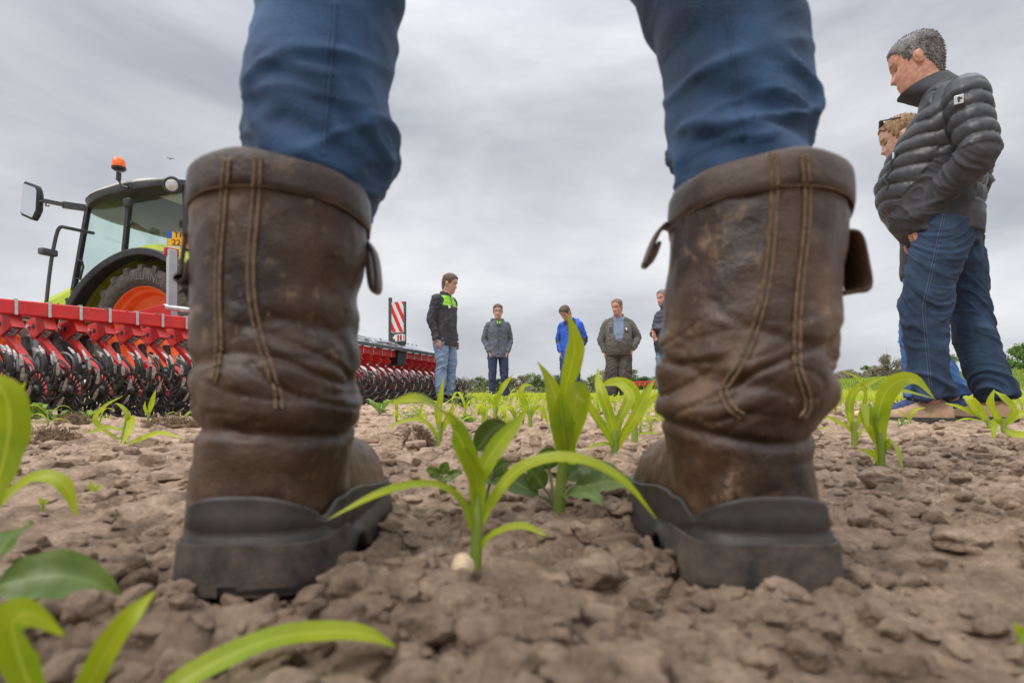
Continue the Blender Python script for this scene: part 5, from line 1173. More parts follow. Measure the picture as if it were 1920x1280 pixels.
mb = MB(); mb.box((0, -.079, .002), (.20, .012, .003)); mb.xform(BM).build('plate_clip', K['stripe_w'], pt)
for tx, x, y in (('TF', -.045, .018), ('22', -.062, -.060)):
    me = text_mesh(tx, .082, .002); me.transform(BM @ Matrix.Translation((x, y, .004))); me.materials.append(K['black']); link_mesh('plate_lettering', me, pt)
# ================================================================== maize seedlings and weeds
K['maize'] = leafmat('maize_leaf', (.21, .375, .010), (.52, .58, .02), .55, veins=44)
K['maize_stem'] = leafmat('maize_stem', (.24, .36, .05), (.38, .46, .09), .3)
K['weed'] = leafmat('weed_leaf', (.05, .105, .005), (.12, .19, .014), .3, veins=6)
K['weed_light'] = leafmat('weed_leaf_light', (.12, .26, .03), (.26, .38, .06), .4, veins=6)
K['weed_stem'] = M('weed_stem', (.14, .20, .07), (.22, .18, .10), 40, .6)
K['root'] = M('dry_roots', (.12, .075, .04), (.25, .165, .095), 40, .9)
def ribbon(mb, pts, widths, m=16, fold=.22, face=None, twist=0.0, mi=0, wave=0.0):
    """leaf blade: face = direction the blade looks at (its flat side)"""
    P = [Vector(p) for p in crom(pts, m)]; ws = np.interp(np.linspace(0, 1, m), np.linspace(0, 1, len(widths)), widths); cs = (-1, -.5, 0, .5, 1); V = []; uv = []
    f = Vector(face) if face else Vector((0, 0, 1)); S0 = None
    for i, p in enumerate(P):
        T = (P[min(i+1, m-1)]-P[max(i-1, 0)]).normalized(); S = T.cross(f)
        if S.length < .15: S = S0 if S0 else T.orthogonal()
        S = (S-T*S.dot(T)).normalized()
        if S0 and S.dot(S0) < 0: S = -S
        S0 = S; N = S.cross(T).normalized(); a = twist*i/(m-1); S2 = S*math.cos(a)+N*math.sin(a); N2 = N*math.cos(a)-S*math.sin(a)
        for c in cs:
            V.append(p+S2*c*ws[i]/2+N2*(abs(c)*fold*ws[i]/2+wave*ws[i]*abs(c)*math.sin(i*1.3+c))); uv.append((c, i/(m-1)))
    F = [(i*5+j, i*5+j+1, i*5+5+j+1, i*5+5+j) for i in range(m-1) for j in range(4)]
    mb.add(V, F, mi, uv)
def plant_root(name, label, cat, base, group=None): return thing(name, label, cat, base, 0, group)
TOCAM = lambda p: (Vector((0, 0, CAMH))-Vector(p)).normalized()
def traced(label, base_px, Y, stem, leaves, sw=.006, group='maize seedlings', dz=-.006):
    """a seedling whose leaves follow the ones in the photograph; px = photo pixels at depth Y+dy"""
    b = at(base_px[0], base_px[1], Y); b.z = min(b.z, g1(b.x, Y)+.004)
    root = plant_root('maize_seedling', label, 'maize seedling', b, group)
    mb = MB(); st = [b+Vector((0, 0, dz))-b]+[at(px, py, Y+dy)-b for px, py, dy in stem]; mb.tube(crom(st, 10), np.linspace(sw/2*1.1, sw/2*.75, 10), 10); mb.build('stem', K['maize_stem'], root, uv=True)
    for L in leaves:
        mb = MB(); P = [at(px, py, Y+dy) for px, py, dy in L['p']]; mid = P[len(P)//2]; face = L.get('face') or TOCAM(mid)*.75+Vector((0, 0, .55))
        ribbon(mb, [p-b for p in P], [w*.92/FPX*Y for w in L['w']], 22, L.get('fold', .25), face, L.get('tw', 0), wave=L.get('wave', .02)); mb.build('leaf', K['maize'], root, uv=True, sharp=None)
    return root
traced('maize seedling in the middle foreground between the boots, with a pale stone at its foot', (891, 1068), .437, [(893, 1010, 0), (895, 950, 0), (896, 890, 0)], [
    dict(p=[(888, 1000, 0), (872, 950, -.01), (838, 916, -.02), (780, 908, -.035), (705, 928, -.05), (614, 974, -.06)], w=[10, 17, 21, 22, 19, 1], face=(-.1, -.6, .75)),
    dict(p=[(898, 990, 0), (925, 935, .0), (968, 884, .0), (1015, 862, -.005), (1065, 858, -.01), (1120, 872, -.015), (1178, 910, -.02), (1230, 972, -.02)], w=[12, 22, 28, 30, 28, 24, 18, 2], face=(.1, -.65, .7)),
    dict(p=[(893, 1040, 0), (915, 1008, -.005), (950, 990, -.01), (985, 987, -.012), (1024, 1004, -.015)], w=[10, 15, 18, 20, 5], face=(.1, -.6, .8)),
    dict(p=[(897, 915, 0), (880, 862, -.005), (852, 805, -.02), (820, 768, -.045), (780, 750, -.065), (730, 758, -.08)], w=[26, 38, 46, 46, 34, 4], face=(-.1, -.75, .6)),
    dict(p=[(893, 920, 0), (908, 875, .0), (935, 832, .005), (962, 800, .01), (988, 768, .02)], w=[22, 34, 38, 26, 2], face=(.35, -.8, .5)),
    dict(p=[(893, 960, 0), (895, 920, -.004), (890, 880, -.006), (870, 840, -.012)], w=[24, 34, 34, 10], face=(.1, -1, .2), fold=.5)], .0092)
traced('tall maize seedling right of centre, upright leaf reaching in front of the man in blue', (1048, 962), .628, [(1052, 900, 0), (1060, 830, 0), (1065, 790, 0)], [
    dict(p=[(1060, 850, 0), (1057, 790, 0), (1060, 730, -.005), (1070, 690, -.008), (1077, 655, -.01), (1074, 620, -.015), (1064, 590, -.02)], w=[26, 38, 28, 42, 44, 24, 2], face=(.45, -1, .1), fold=.18),
    dict(p=[(1058, 850, 0), (1050, 790, 0), (1040, 740, 0), (1026, 705, .005), (1008, 678, .015)], w=[30, 42, 36, 16, 1], face=(-.25, -1, .15), fold=.3),
    dict(p=[(1066, 840, 0), (1082, 790, -.005), (1088, 755, -.015), (1086, 735, -.02), (1080, 748, -.03), (1078, 790, -.035)], w=[24, 36, 46, 44, 40, 8], face=(.5, -1, .1), fold=.12),
    dict(p=[(1062, 870, 0), (1058, 820, -.01), (1052, 770, -.01), (1050, 740, -.01)], w=[34, 44, 36, 10], face=(0, -1, .1), fold=.45)], .012)
traced('maize seedling right of centre with an arching leaf, left of the right boot toe', (1151, 868), 1.14, [(1152, 840, 0), (1154, 805, 0)], [
    dict(p=[(1152, 830, 0), (1146, 790, 0), (1130, 740, 0), (1122, 715, .03), (1121, 690, .05)], w=[12, 20, 22, 15, 2], face=(-.2, -1, .1)),
    dict(p=[(1153, 840, 0), (1136, 810, -.02), (1114, 775, -.04), (1096, 752, -.05), (1075, 746, -.06)], w=[8, 14, 18, 16, 3], face=(-.2, -.8, .5)),
    dict(p=[(1153, 845, 0), (1172, 810, 0), (1190, 782, 0), (1210, 740, .02), (1226, 712, .05)], w=[10, 20, 24, 20, 3], face=(.3, -1, .2)),
    dict(p=[(1153, 845, 0), (1140, 832, -.01), (1118, 834, -.03), (1098, 842, -.05)], w=[6, 8, 8, 2]),
    dict(p=[(1155, 840, 0), (1160, 790, .02), (1180, 745, .05), (1160, 720, .08), (1130, 722, .1)], w=[10, 18, 24, 16, 3], face=(.1, -1, .3))], .0145)
traced('maize seedling behind the arching one, close to the right boot ankle', (1190, 826), 1.50, [(1190, 800, 0), (1188, 775, 0)], [
    dict(p=[(1189, 800, 0), (1192, 760, 0), (1184, 730, 0), (1165, 716, .0), (1140, 716, .02), (1124, 732, .04)], w=[10, 22, 26, 20, 10, 2], face=(0, -1, .3)),
    dict(p=[(1190, 815, 0), (1210, 812, 0), (1235, 812, 0)], w=[5, 7, 2]),
    dict(p=[(1190, 800, 0), (1204, 770, 0), (1222, 750, 0), (1242, 735, 0)], w=[8, 14, 12, 2], face=(.3, -.8, .5))], .017)
traced('maize seedling beside the brown root clump right of the left boot', (822, 838), 1.42, [(824, 815, 0), (827, 790, 0)], [
    dict(p=[(823, 830, 0), (808, 800, 0), (785, 786, 0), (755, 790, 0), (722, 803, 0)], w=[6, 9, 10, 9, 2]),
    dict(p=[(825, 810, 0), (822, 775, 0), (826, 745, 0), (832, 705, 0)], w=[8, 16, 12, 1], face=(0, -1, .1)),
    dict(p=[(825, 815, 0), (836, 790, 0), (846, 772, 0), (852, 750, 0)], w=[7, 12, 10, 1], face=(.3, -1, .2))], .014)
traced('maize seedling with one raised pointed leaf in front of the man in grey anorak', (926, 792), 2.45, [(928, 775, 0), (930, 762, 0)], [
    dict(p=[(929, 775, 0), (922, 758, 0), (912, 744, 0), (890, 738, 0)], w=[6, 10, 9, 1]),
    dict(p=[(930, 770, 0), (934, 745, 0), (945, 722, 0), (962, 702, 0)], w=[6, 8, 12, 1], face=(.3, -1, .2)),
    dict(p=[(929, 780, 0), (938, 765, 0), (950, 760, 0), (962, 775, 0)], w=[4, 7, 6, 1])], .018)
traced('maize seedling standing left of the tall centre one, one leaf drooping', (994, 802), 2.05, [(994, 785, 0), (992, 768, 0)], [
    dict(p=[(993, 780, 0), (984, 755, 0), (976, 735, 0), (984, 722, 0), (998, 722, 0)], w=[6, 14, 11, 7, 1], face=(-.2, -1, .2)),
    dict(p=[(994, 785, 0), (1004, 768, 0), (1018, 768, 0), (1030, 806, 0)], w=[5, 10, 10, 2]),
    dict(p=[(994, 780, 0), (1004, 760, 0), (1016, 748, 0)], w=[5, 8, 1])], .016)
traced('maize seedling left of the left boot, bent leaves touching the soil', (232, 832), 1.50, [(232, 815, 0), (236, 795, 0)], [
    dict(p=[(234, 800, 0), (222, 805, 0), (200, 800, 0), (178, 808, -.02), (160, 812, -.04)], w=[5, 8, 9, 8, 2]),
    dict(p=[(236, 800, 0), (246, 785, 0), (243, 805, -.04), (228, 834, -.08)], w=[8, 16, 15, 3], face=(.3, -1, .3)),
    dict(p=[(236, 798, 0), (238, 775, 0), (228, 762, 0), (216, 755, 0)], w=[6, 9, 8, 1]),
    dict(p=[(232, 834, 0), (262, 824, -.03), (300, 812, -.05), (345, 822, -.06)], w=[4, 16, 12, 1]),
    dict(p=[(230, 830, .2), (180, 790, .2), (196, 762, .2), (230, 742, .2)], w=[3, 13, 9, 1], face=(0, -1, .3))], .012)
traced('small maize seedling with two upright leaves close to the rotary hoe', (278, 782), 2.55, [(278, 772, 0)], [
    dict(p=[(278, 778, 0), (284, 760, 0), (288, 745, 0), (292, 730, 0)], w=[5, 12, 9, 1], face=(0, -1, .1)), dict(p=[(278, 778, 0), (272, 765, 0), (272, 752, 0)], w=[4, 7, 1], face=(0, -1, .2))], .012)
traced('maize seedling right of the right boot with a wide folded leaf, nearest to the boot', (1652, 886), .98, [(1650, 850, 0), (1648, 810, 0)], [
    dict(p=[(1650, 850, 0), (1645, 790, 0), (1660, 735, -.01), (1690, 712, -.015), (1718, 714, -.02), (1750, 745, -.03)], w=[24, 42, 44, 30, 22, 3], face=(.2, -1, .3), fold=.3),
    dict(p=[(1650, 840, 0), (1640, 780, 0), (1668, 735, .03), (1700, 735, .02), (1755, 748, -.02)], w=[10, 20, 20, 14, 2], face=(.2, -.8, .6)),
    dict(p=[(1650, 868, 0), (1635, 852, -.01), (1610, 842, -.03)], w=[12, 20, 3], face=(-.2, -.8, .5)),
    dict(p=[(1652, 850, 0), (1668, 828, 0), (1682, 845, -.02), (1692, 878, -.03)], w=[10, 20, 17, 3], face=(.4, -.8, .4)),
    dict(p=[(1650, 840, 0), (1628, 790, 0), (1622, 758, 0), (1626, 800, -.03)], w=[10, 24, 20, 5], face=(-.5, -1, .2))], .016)
traced('thin maize seedling right of the right boot, behind the wide leafed one', (1602, 842), 1.36, [(1602, 815, 0), (1600, 790, 0)], [
    dict(p=[(1602, 815, 0), (1588, 800, 0), (1565, 788, 0), (1540, 775, 0)], w=[6, 10, 10, 2]),
    dict(p=[(1601, 810, 0), (1592, 770, 0), (1600, 735, 0), (1625, 720, 0), (1660, 705, .02)], w=[8, 18, 16, 10, 1], face=(-.1, -1, .2)),
    dict(p=[(1602, 810, 0), (1614, 775, 0), (1622, 745, 0), (1612, 712, 0), (1580, 695, .0)], w=[8, 16, 10, 7, 1], face=(.3, -1, .2)),
    dict(p=[(1602, 830, 0), (1612, 812, 0), (1622, 800, 0)], w=[4, 8, 1])], .015)
traced('maize seedling at the right edge with drooping yellow leaves in front of the shoes', (1885, 815), 1.55, [(1882, 800, 0), (1880, 785, 0)], [
    dict(p=[(1882, 800, 0), (1868, 780, 0), (1856, 755, 0), (1864, 730, 0)], w=[6, 14, 16, 2], face=(-.2, -1, .2)),
    dict(p=[(1882, 795, 0), (1866, 790, 0), (1862, 805, -.03), (1864, 830, -.05)], w=[6, 13, 12, 2], face=(-.3, -1, .3)),
    dict(p=[(1882, 795, 0), (1900, 770, 0), (1880, 745, 0), (1862, 732, .02)], w=[8, 20, 18, 3], face=(.2, -1, .4)),
    dict(p=[(1882, 800, 0), (1896, 812, -.02), (1915, 815, -.03), (1945, 812, -.04)], w=[6, 16, 18, 3]),
    dict(p=[(1880, 800, 0), (1905, 780, 0), (1930, 775, 0), (1960, 790, 0)], w=[8, 18, 16, 2])], .015)
traced('maize seedling with a creased leaf beside the big man’s rear shoe', (1858, 795), 1.98, [(1850, 785, 0)], [
    dict(p=[(1856, 792, 0), (1832, 770, 0), (1818, 752, 0), (1808, 742, .02)], w=[6, 26, 22, 6], face=(-.1, -1, .4), fold=.4),
    dict(p=[(1856, 792, 0), (1825, 775, 0), (1795, 762, 0), (1772, 756, 0)], w=[4, 12, 10, 2]), dict(p=[(1856, 792, 0), (1815, 785, -.02), (1790, 790, -.04)], w=[3, 6, 1])], .012)
traced('tiny two leaf maize seedling in front of the tan shoe', (1706, 790), 2.1, [(1708, 782, 0)], [
    dict(p=[(1707, 788, 0), (1696, 778, 0), (1682, 768, 0)], w=[3, 5, 1]), dict(p=[(1707, 788, 0), (1710, 774, 0), (1722, 766, 0), (1735, 764, 0)], w=[3, 8, 6, 1])], .006)
traced('blurred maize seedling at the left edge with a broad upright yellow leaf', (-30, 1010), .40, [(-28, 980, 0)], [
    dict(p=[(-28, 985, 0), (-10, 920, -.02), (10, 850, -.05), (18, 790, -.07), (8, 738, -.08), (-30, 700, -.08)], w=[20, 50, 78, 84, 60, 8], face=(.3, -1, .2), fold=.15),
    dict(p=[(-30, 985, 0), (10, 935, 0), (50, 902, 0), (85, 893, 0), (122, 910, 0), (144, 965, 0)], w=[10, 22, 28, 30, 30, 6], face=(.1, -.7, .7)),
    dict(p=[(-30, 960, 0), (5, 880, .05), (30, 760, .05), (48, 715, .05)], w=[10, 30, 22, 2], face=(.3, -1, .2))], .010)
traced('foreground maize seedling at the bottom left with a slim upright leaf', (120, 1420), .245, [(125, 1380, 0)], [
    dict(p=[(125, 1390, 0), (165, 1290, 0), (205, 1210, 0), (245, 1155, 0), (290, 1108, .01)], w=[20, 48, 50, 40, 4], face=(.4, -.8, .5), fold=.35),
    dict(p=[(120, 1390, 0), (60, 1290, -.01), (32, 1215, -.015), (25, 1165, -.02), (60, 1150, -.02), (120, 1190, -.02)], w=[30, 80, 96, 86, 50, 6], face=(-.1, -1, .2), fold=.1)], .009)
traced('foreground maize seedling below the frame whose long leaf arches along the bottom edge', (250, 1420), .235, [(265, 1370, 0)], [
    dict(p=[(265, 1380, 0), (330, 1290, .01), (420, 1235, .02), (520, 1195, .03), (620, 1184, .04), (690, 1190, .045), (742, 1212, .05)], w=[28, 60, 58, 54, 52, 40, 3], face=(.1, -.6, .8), fold=.3)], .009)
traced('tiny seedling tip at the right edge near the bottom', (1915, 1195), .315, [(1914, 1188, 0)], [dict(p=[(1914, 1194, 0), (1908, 1180, 0), (1902, 1165, 0)], w=[6, 20, 3], face=(0, -1, .3)), dict(p=[(1914, 1194, 0), (1925, 1178, 0), (1935, 1170, 0)], w=[6, 18, 3], face=(0, -1, .3))], .004)
traced('tiny green sprout on bare soil left of the left boot', (176, 925), .80, [(176, 918, 0)], [dict(p=[(176, 924, 0), (172, 912, 0), (168, 902, 0)], w=[4, 12, 2], face=(0, -1, .3)), dict(p=[(176, 924, 0), (184, 914, 0), (192, 908, 0)], w=[4, 10, 2], face=(0, -1, .3))], .004)
traced('tiny green sprout on bare soil at the left, in front of the other sprout', (80, 948), .66, [(80, 942, 0)], [dict(p=[(80, 947, 0), (78, 940, 0), (74, 932, 0)], w=[4, 12, 2], face=(0, -1, .3)), dict(p=[(80, 947, 0), (86, 940, 0), (92, 938, 0)], w=[4, 9, 2], face=(0, -1, .3))], .004)
# ---- broad leaved weeds
def broad(mb, base, tip, w, droop=.15, fold=.25, face=(0, -.3, 1), mi=0, m=14, sharpn=1.0, wav=.06):
    b, t = Vector(base), Vector(tip); mid = (b+t)/2+Vector((0, 0, droop*(t-b).length))
    P = [Vector(p) for p in crom([b, b.lerp(mid, .5)+Vector((0, 0, .02*(t-b).length)), mid, mid.lerp(t, .5)+Vector((0, 0, .05*(t-b).length)), t], m)]
    ws = [w*max(.03, math.sin(math.pi*(i/(m-1))**.75)**.8*(1 if i/(m-1) < .8 else 1)) for i in range(m)]
    ribbon(mb, P, ws, m, fold, face, 0, mi, wav)
def weed(label, base, leaves, mat='weed', sw=.002, name='weed', group=None):
    b = Vector(base); root = plant_root(name, label, 'weed', b, group)
    for (pt, tip, w, face) in leaves:
        mb = MB(); mb.tube([Vector((0, 0, -.004)), (Vector(pt)-b)*.5+Vector((0, 0, .004)), Vector(pt)-b], sw, 6); st = mb.build('stalk', K['weed_stem'], root)
        mb = MB(); broad(mb, Vector(pt)-b, Vector(tip)-b, w, face=face); mb.build('leaf', K[mat], root, uv=True, sharp=None)
    return root
Y = .645; b = at(1040, 950, Y); b.z = g1(b.x, Y)
weed('dark broad leaved weed growing at the foot of the tall maize seedling', b, [
    (at(1075, 925, Y), at(1200, 918, Y-.02), .034, (.1, -.6, .7)), (at(1010, 930, Y), at(900, 905, Y+.02), .030, (-.1, -.7, .7)), (at(1030, 880, Y+.02), at(1022, 838, Y+.02), .03, (-.2, -1, .4)),
    (at(1020, 915, Y), at(985, 880, Y), .026, (-.2, -.9, .5)), (at(1062, 900, Y+.02), at(1110, 878, Y+.04), .03, (.2, -.8, .6)), (at(1060, 930, Y-.03), at(1130, 948, Y-.06), .034, (.2, -.5, .9)), (at(1090, 900, Y+.05), at(1160, 880, Y+.07), .024, (.1, -.6, .8))])
Y = .66; b = at(905, 900, Y); b.z = g1(b.x, Y)
weed('weed with one rounded dark leaf standing behind the middle foreground maize', b, [(at(893, 845, Y), at(950, 795, Y+.01), .030, (.2, -1, .2)), (at(880, 870, Y), at(860, 845, Y), .014, (-.2, -1, .3)), (at(925, 885, Y), at(960, 870, Y), .016, (.2, -.9, .4))])
Y = .70; b = at(826, 905, Y); b.z = g1(b.x, Y)
weed('small dark weed by the toe of the left boot', b, [(at(824, 895, Y), at(798, 882, Y), .014, (-.2, -.9, .4)), (at(828, 890, Y), at(842, 868, Y), .014, (.2, -.9, .4)), (at(838, 897, Y), at(868, 888, Y), .012, (.2, -.8, .5)), (at(830, 900, Y-.02), at(845, 905, Y-.04), .012, (.2, -.8, .5))])
Y = .33; b = at(-40, 1120, Y); b.z = g1(b.x, Y)
weed('big blurred dark leaved weed at the lower left edge', b, [(at(-10, 1100, Y), at(232, 1125, Y+.01), .030, (.05, -.75, .6)), (at(-20, 1060, Y), at(60, 985, Y+.03), .026, (-.2, -1, .4)), (at(-30, 1090, Y), at(-120, 1060, Y), .03, (-.2, -.8, .6))], sw=.0025)
rs = random.Random(3)
def rosette(label, px, py, Y, r, n, mat, group):
    b = at(px, py, Y); b.z = g1(b.x, Y); L = []
    for k in range(n):
        a = rs.uniform(0, 6.28); q = r*rs.uniform(.6, 1.1); h = rs.uniform(.25, .9)*q
        L.append((b+Vector((math.cos(a)*q*.3, math.sin(a)*q*.3, h*.5)), b+Vector((math.cos(a)*q, math.sin(a)*q, h)), q*rs.uniform(.35, .5), (math.cos(a)*-.5, math.sin(a)*-.5, 1)))
    return weed(label, b, L, mat, .0015, group=group)
G_ = 'low weeds in the field'
for (lb, px, py, Yv, r, n, mt) in (('round leaved light weed left of the drooping centre seedling', 882, 792, 2.3, .07, 9, 'weed_light'), ('leafy weed under the rotary hoe at the left edge', 70, 775, 2.9, .10, 14, 'weed_light'),
    ('leafy weed beside the brown root clump near the hoe', 108, 778, 2.8, .09, 12, 'weed'), ('small weed under the hoe tines left of the left boot', 165, 768, 3.2, .08, 9, 'weed_light'), ('light green weed right of the left boot, below the grey hoe', 712, 768, 3.4, .10, 14, 'weed_light'),
    ('grey green weed between the left boot and the grey hoe', 765, 775, 2.9, .07, 9, 'weed_light'), ('dark weed at the feet of the man in black and lime', 866, 760, 5.4, .16, 16, 'weed'), ('weed with round leaves in front of the grey hoe', 790, 778, 2.6, .05, 7, 'weed'),
    ('small weed behind the tall centre maize', 1135, 800, 2.1, .05, 8, 'weed'), ('small weed in front of the big man’s shoes', 1690, 792, 2.1, .04, 7, 'weed_light')):
    rosette(lb, px, py, Yv, r, n, mt, G_)
# ---- torn up root clumps
def clump(label, px, py, Y, r, h):
    b = at(px, py, Y); b.z = g1(b.x, Y); mb = MB(); rr = random.Random(int(px))
    for _ in range(900):
        a = rr.uniform(0, 6.28); q = r*math.sqrt(rr.random()); p = Vector((math.cos(a)*q, math.sin(a)*q*.7, h*(1-(q/r)**2)*rr.random()))
        d = Vector((rr.gauss(0, 1), rr.gauss(0, 1), rr.gauss(0, .6))).normalized()*r*rr.uniform(.2, .5); k = Vector((rr.gauss(0, 1), rr.gauss(0, 1), rr.gauss(0, 1)))*r*.12
        mb.tube([p, p+d*.5+k, p+d], .0009*(Y/1.5)**.5, 3, cap=False)
    V, F = [], []
    root = thing('root_clump', label, 'root clump', b); mb.build('fine_roots', K['root'], root)
    vs_, F_ = ico_variants(1, 3, 1.2); o = link_mesh('soil_ball', np_mesh('soil_ball', vs_[0]*np.array([r*.8, r*.6, h*.8]), F_, [K['soil']]), root)
clump('brown root clump on the soil left of the hoe rotors', 140, 778, 2.65, .075, .06)
clump('brown root clump lying in front of the hoe at the left', 92, 826, 1.65, .075, .035)
clump('brown root clump close to the left boot under the hoe', 325, 788, 2.4, .10, .04)
clump('brown root clump right of the left boot toe', 785, 838, 1.42, .034, .045)
# ---- the sown rows
def seedling_mesh(seed, parts=False):
    r = random.Random(seed); mb = MB(); h = r.uniform(.07, .11)
    mb.tube([(0, 0, -.01), (r.uniform(-.006, .006), 0, h*.5), (r.uniform(-.01, .01), 0, h)], [.006, .005, .003], 6, 1)
    n = r.randint(4, 6); a0 = r.uniform(0, 6.28)
    for k in range(n):
        a = a0+k*math.pi+r.uniform(-.5, .5); z0 = h*(.25+.75*k/n); ln = r.uniform(.10, .20)*(.6+.4*k/n); up_ = r.uniform(.5, 1.3)*(.6+.5*k/n); d = Vector((math.cos(a), math.sin(a), 0)); dr = r.uniform(.25, .75)
        P = [Vector((0, 0, z0))+d*.002, Vector((0, 0, z0+ln*.35*up_))+d*ln*.22, Vector((0, 0, z0+ln*.55*up_))+d*ln*.5, Vector((0, 0, z0+ln*(.62*up_-dr*.3)))+d*ln*.78, Vector((0, 0, z0+ln*(.6*up_-dr*.8)))+d*ln]
        w = r.uniform(.017, .027); ribbon(mb, P, [w*.5, w, w, w*.65, .001], 10, .3, (d.x*-.5, d.y*-.5, 1), r.uniform(-.6, .6), 0)
    return mb
def clear(x, y):
    px = 960+FPX*x/y
    if y < 12 and x < -.3 and px < 870 and y > 2.7: return False      # under the machines
    for ax, ay, rr in ((-.965, 8.2, .3), (-.27, 10.8, .3), (1.15, 10.6, .3), (1.93, 10.3, .35), (2.6, 9.6, .3), (2.14, 2.78, .42), (2.36, 3.42, .4)):
        if (x-ax)**2+(y-ay)**2 < rr*rr: return False
    return True
variants = [seedling_mesh(40+k) for k in range(8)]
vm = [v.mesh('maize_seedling', [K['maize'], K['maize_stem']], True, None, True) for v in variants]
spots = []; rg = random.Random(12)
for k in range(-160, 161):
    y = 1.75
    while y < 70:
        x = -.17+.33*y+k*.53+rg.gauss(0, .025); st = .15 if y < 12 else (.19 if y < 25 else .34)
        yy = y+rg.gauss(0, .02); y += st*rg.uniform(.8, 1.25)
        if abs(x) > 1.0*yy+.6 or rg.random() < .06: continue
        if yy < 2.9 and x > -.9*yy and abs(x-1.6) > 1.4 and x > .9: continue
        if yy < 2.4 and (x < -.5): continue
        if yy < 2.75 and .6 < x/yy < .95: continue
        if not clear(x, yy): continue
        spots.append((math.hypot(x, yy), x, yy))
spots.sort()
LBL = 'yellow green maize seedling standing in the sown rows of the field'
heavy = 255
for i, (d, x, y) in enumerate(spots[:heavy]):
    o = link_mesh('maize_seedling', vm[i % 8]); o.location = (x, y, g1(x, y)-.004); o.rotation_euler = (0, 0, rg.uniform(0, 6.28)); s = rg.uniform(.5, .92); o.scale = (s, s, s)
    tag(o, LBL, 'maize seedling', 'maize seedlings in the sown rows')
# the thousands beyond
def light_mesh(seed):
    r = random.Random(seed); V = []; F = []; U = []
    for k in range(5):
        a = r.uniform(0, 6.28); d = np.array([math.cos(a), math.sin(a), 0]); s = np.array([-d[1], d[0], 0]); ln = r.uniform(.10, .2); up_ = r.uniform(.6, 1.4); w = r.uniform(.018, .028)
        P = [np.array([0, 0, .02]), np.array([0, 0, .05+ln*.35*up_])+d*ln*.25, np.array([0, 0, .05+ln*.6*up_])+d*ln*.6, np.array([0, 0, .05+ln*(.6*up_-.35*r.random())])+d*ln]
        b = len(V)
        for q, ww in zip(P, (.4, 1, .8, .05)): V += [q-s*w*ww/2, q+s*w*ww/2]; U += [(-1, .3, 0), (1, .6, 0)]
        for i in range(3): F.append((b+2*i, b+2*i+1, b+2*i+3, b+2*i+2))
    return np.array(V), np.array(F), np.array(U)
LM_ = [light_mesh(k) for k in range(6)]
Vs, Fs, Us, b = [], [], [], 0
rest = spots[heavy:]; X = np.array([s[1] for s in rest]); Yv = np.array([s[2] for s in rest]); Z = gh(X, Yv)
for i in range(len(rest)):
    V, F, U = LM_[i % 6]; a = rg.uniform(0, 6.28); c, s = math.cos(a), math.sin(a); k = rg.uniform(.5, .9)*(1 if Yv[i] < 25 else 1.25)
    Q = np.stack([(V[:, 0]*c-V[:, 1]*s)*k+X[i], (V[:, 0]*s+V[:, 1]*c)*k+Yv[i], V[:, 2]*k+Z[i]-.01], -1); Vs.append(Q); Fs.append(F+b); Us.append(U); b += len(V)
o = link_mesh('maize_crop', np_mesh('maize_crop', np.vstack(Vs), np.vstack(Fs), [K['maize']], luv=np.vstack(Us))); tag(o, 'distant rows of small yellow green maize plants running to the trees', kind='stuff')
# taller grass on the rise at the right
K['grass'] = leafmat('field_grass', (.13, .22, .03), (.30, .36, .06), .4)
Vs, Fs, b = [], [], 0; N = 26000
gx = rng.uniform(9, 60, N); gy = gx/rng.uniform(.55, 1.15, N)+rng.uniform(0, 6, N); zz = gz(gx, gy); keep = zz > .25; gx, gy, zz = gx[keep], gy[keep], zz[keep]; n = len(gx)
an = rng.uniform(0, 6.28, n); hh = rng.uniform(.12, .34, n); ww = .02+.012*rng.random(n); dx, dy = np.cos(an), np.sin(an); ln = rng.uniform(.02, .14, n)
B = np.stack([gx, gy, zz-.03], -1); S = np.stack([-dy, dx, 0*dx], -1)*ww[:, None]; Tm = B+np.stack([dx*ln*.4, dy*ln*.4, hh*.6], -1); T = B+np.stack([dx*ln, dy*ln, hh], -1)
V = np.stack([B-S, B+S, Tm-S*.8, Tm+S*.8, T-S*.1, T+S*.1], 1).reshape(-1, 3); ii = np.arange(n)[:, None]*6
F = np.concatenate([ii+np.array([0, 1, 3, 2]), ii+np.array([2, 3, 5, 4])])
o = link_mesh('grass', np_mesh('grass', V, F, [K['grass']])); tag(o, 'tall yellow green grass on the rise at the right', kind='stuff')
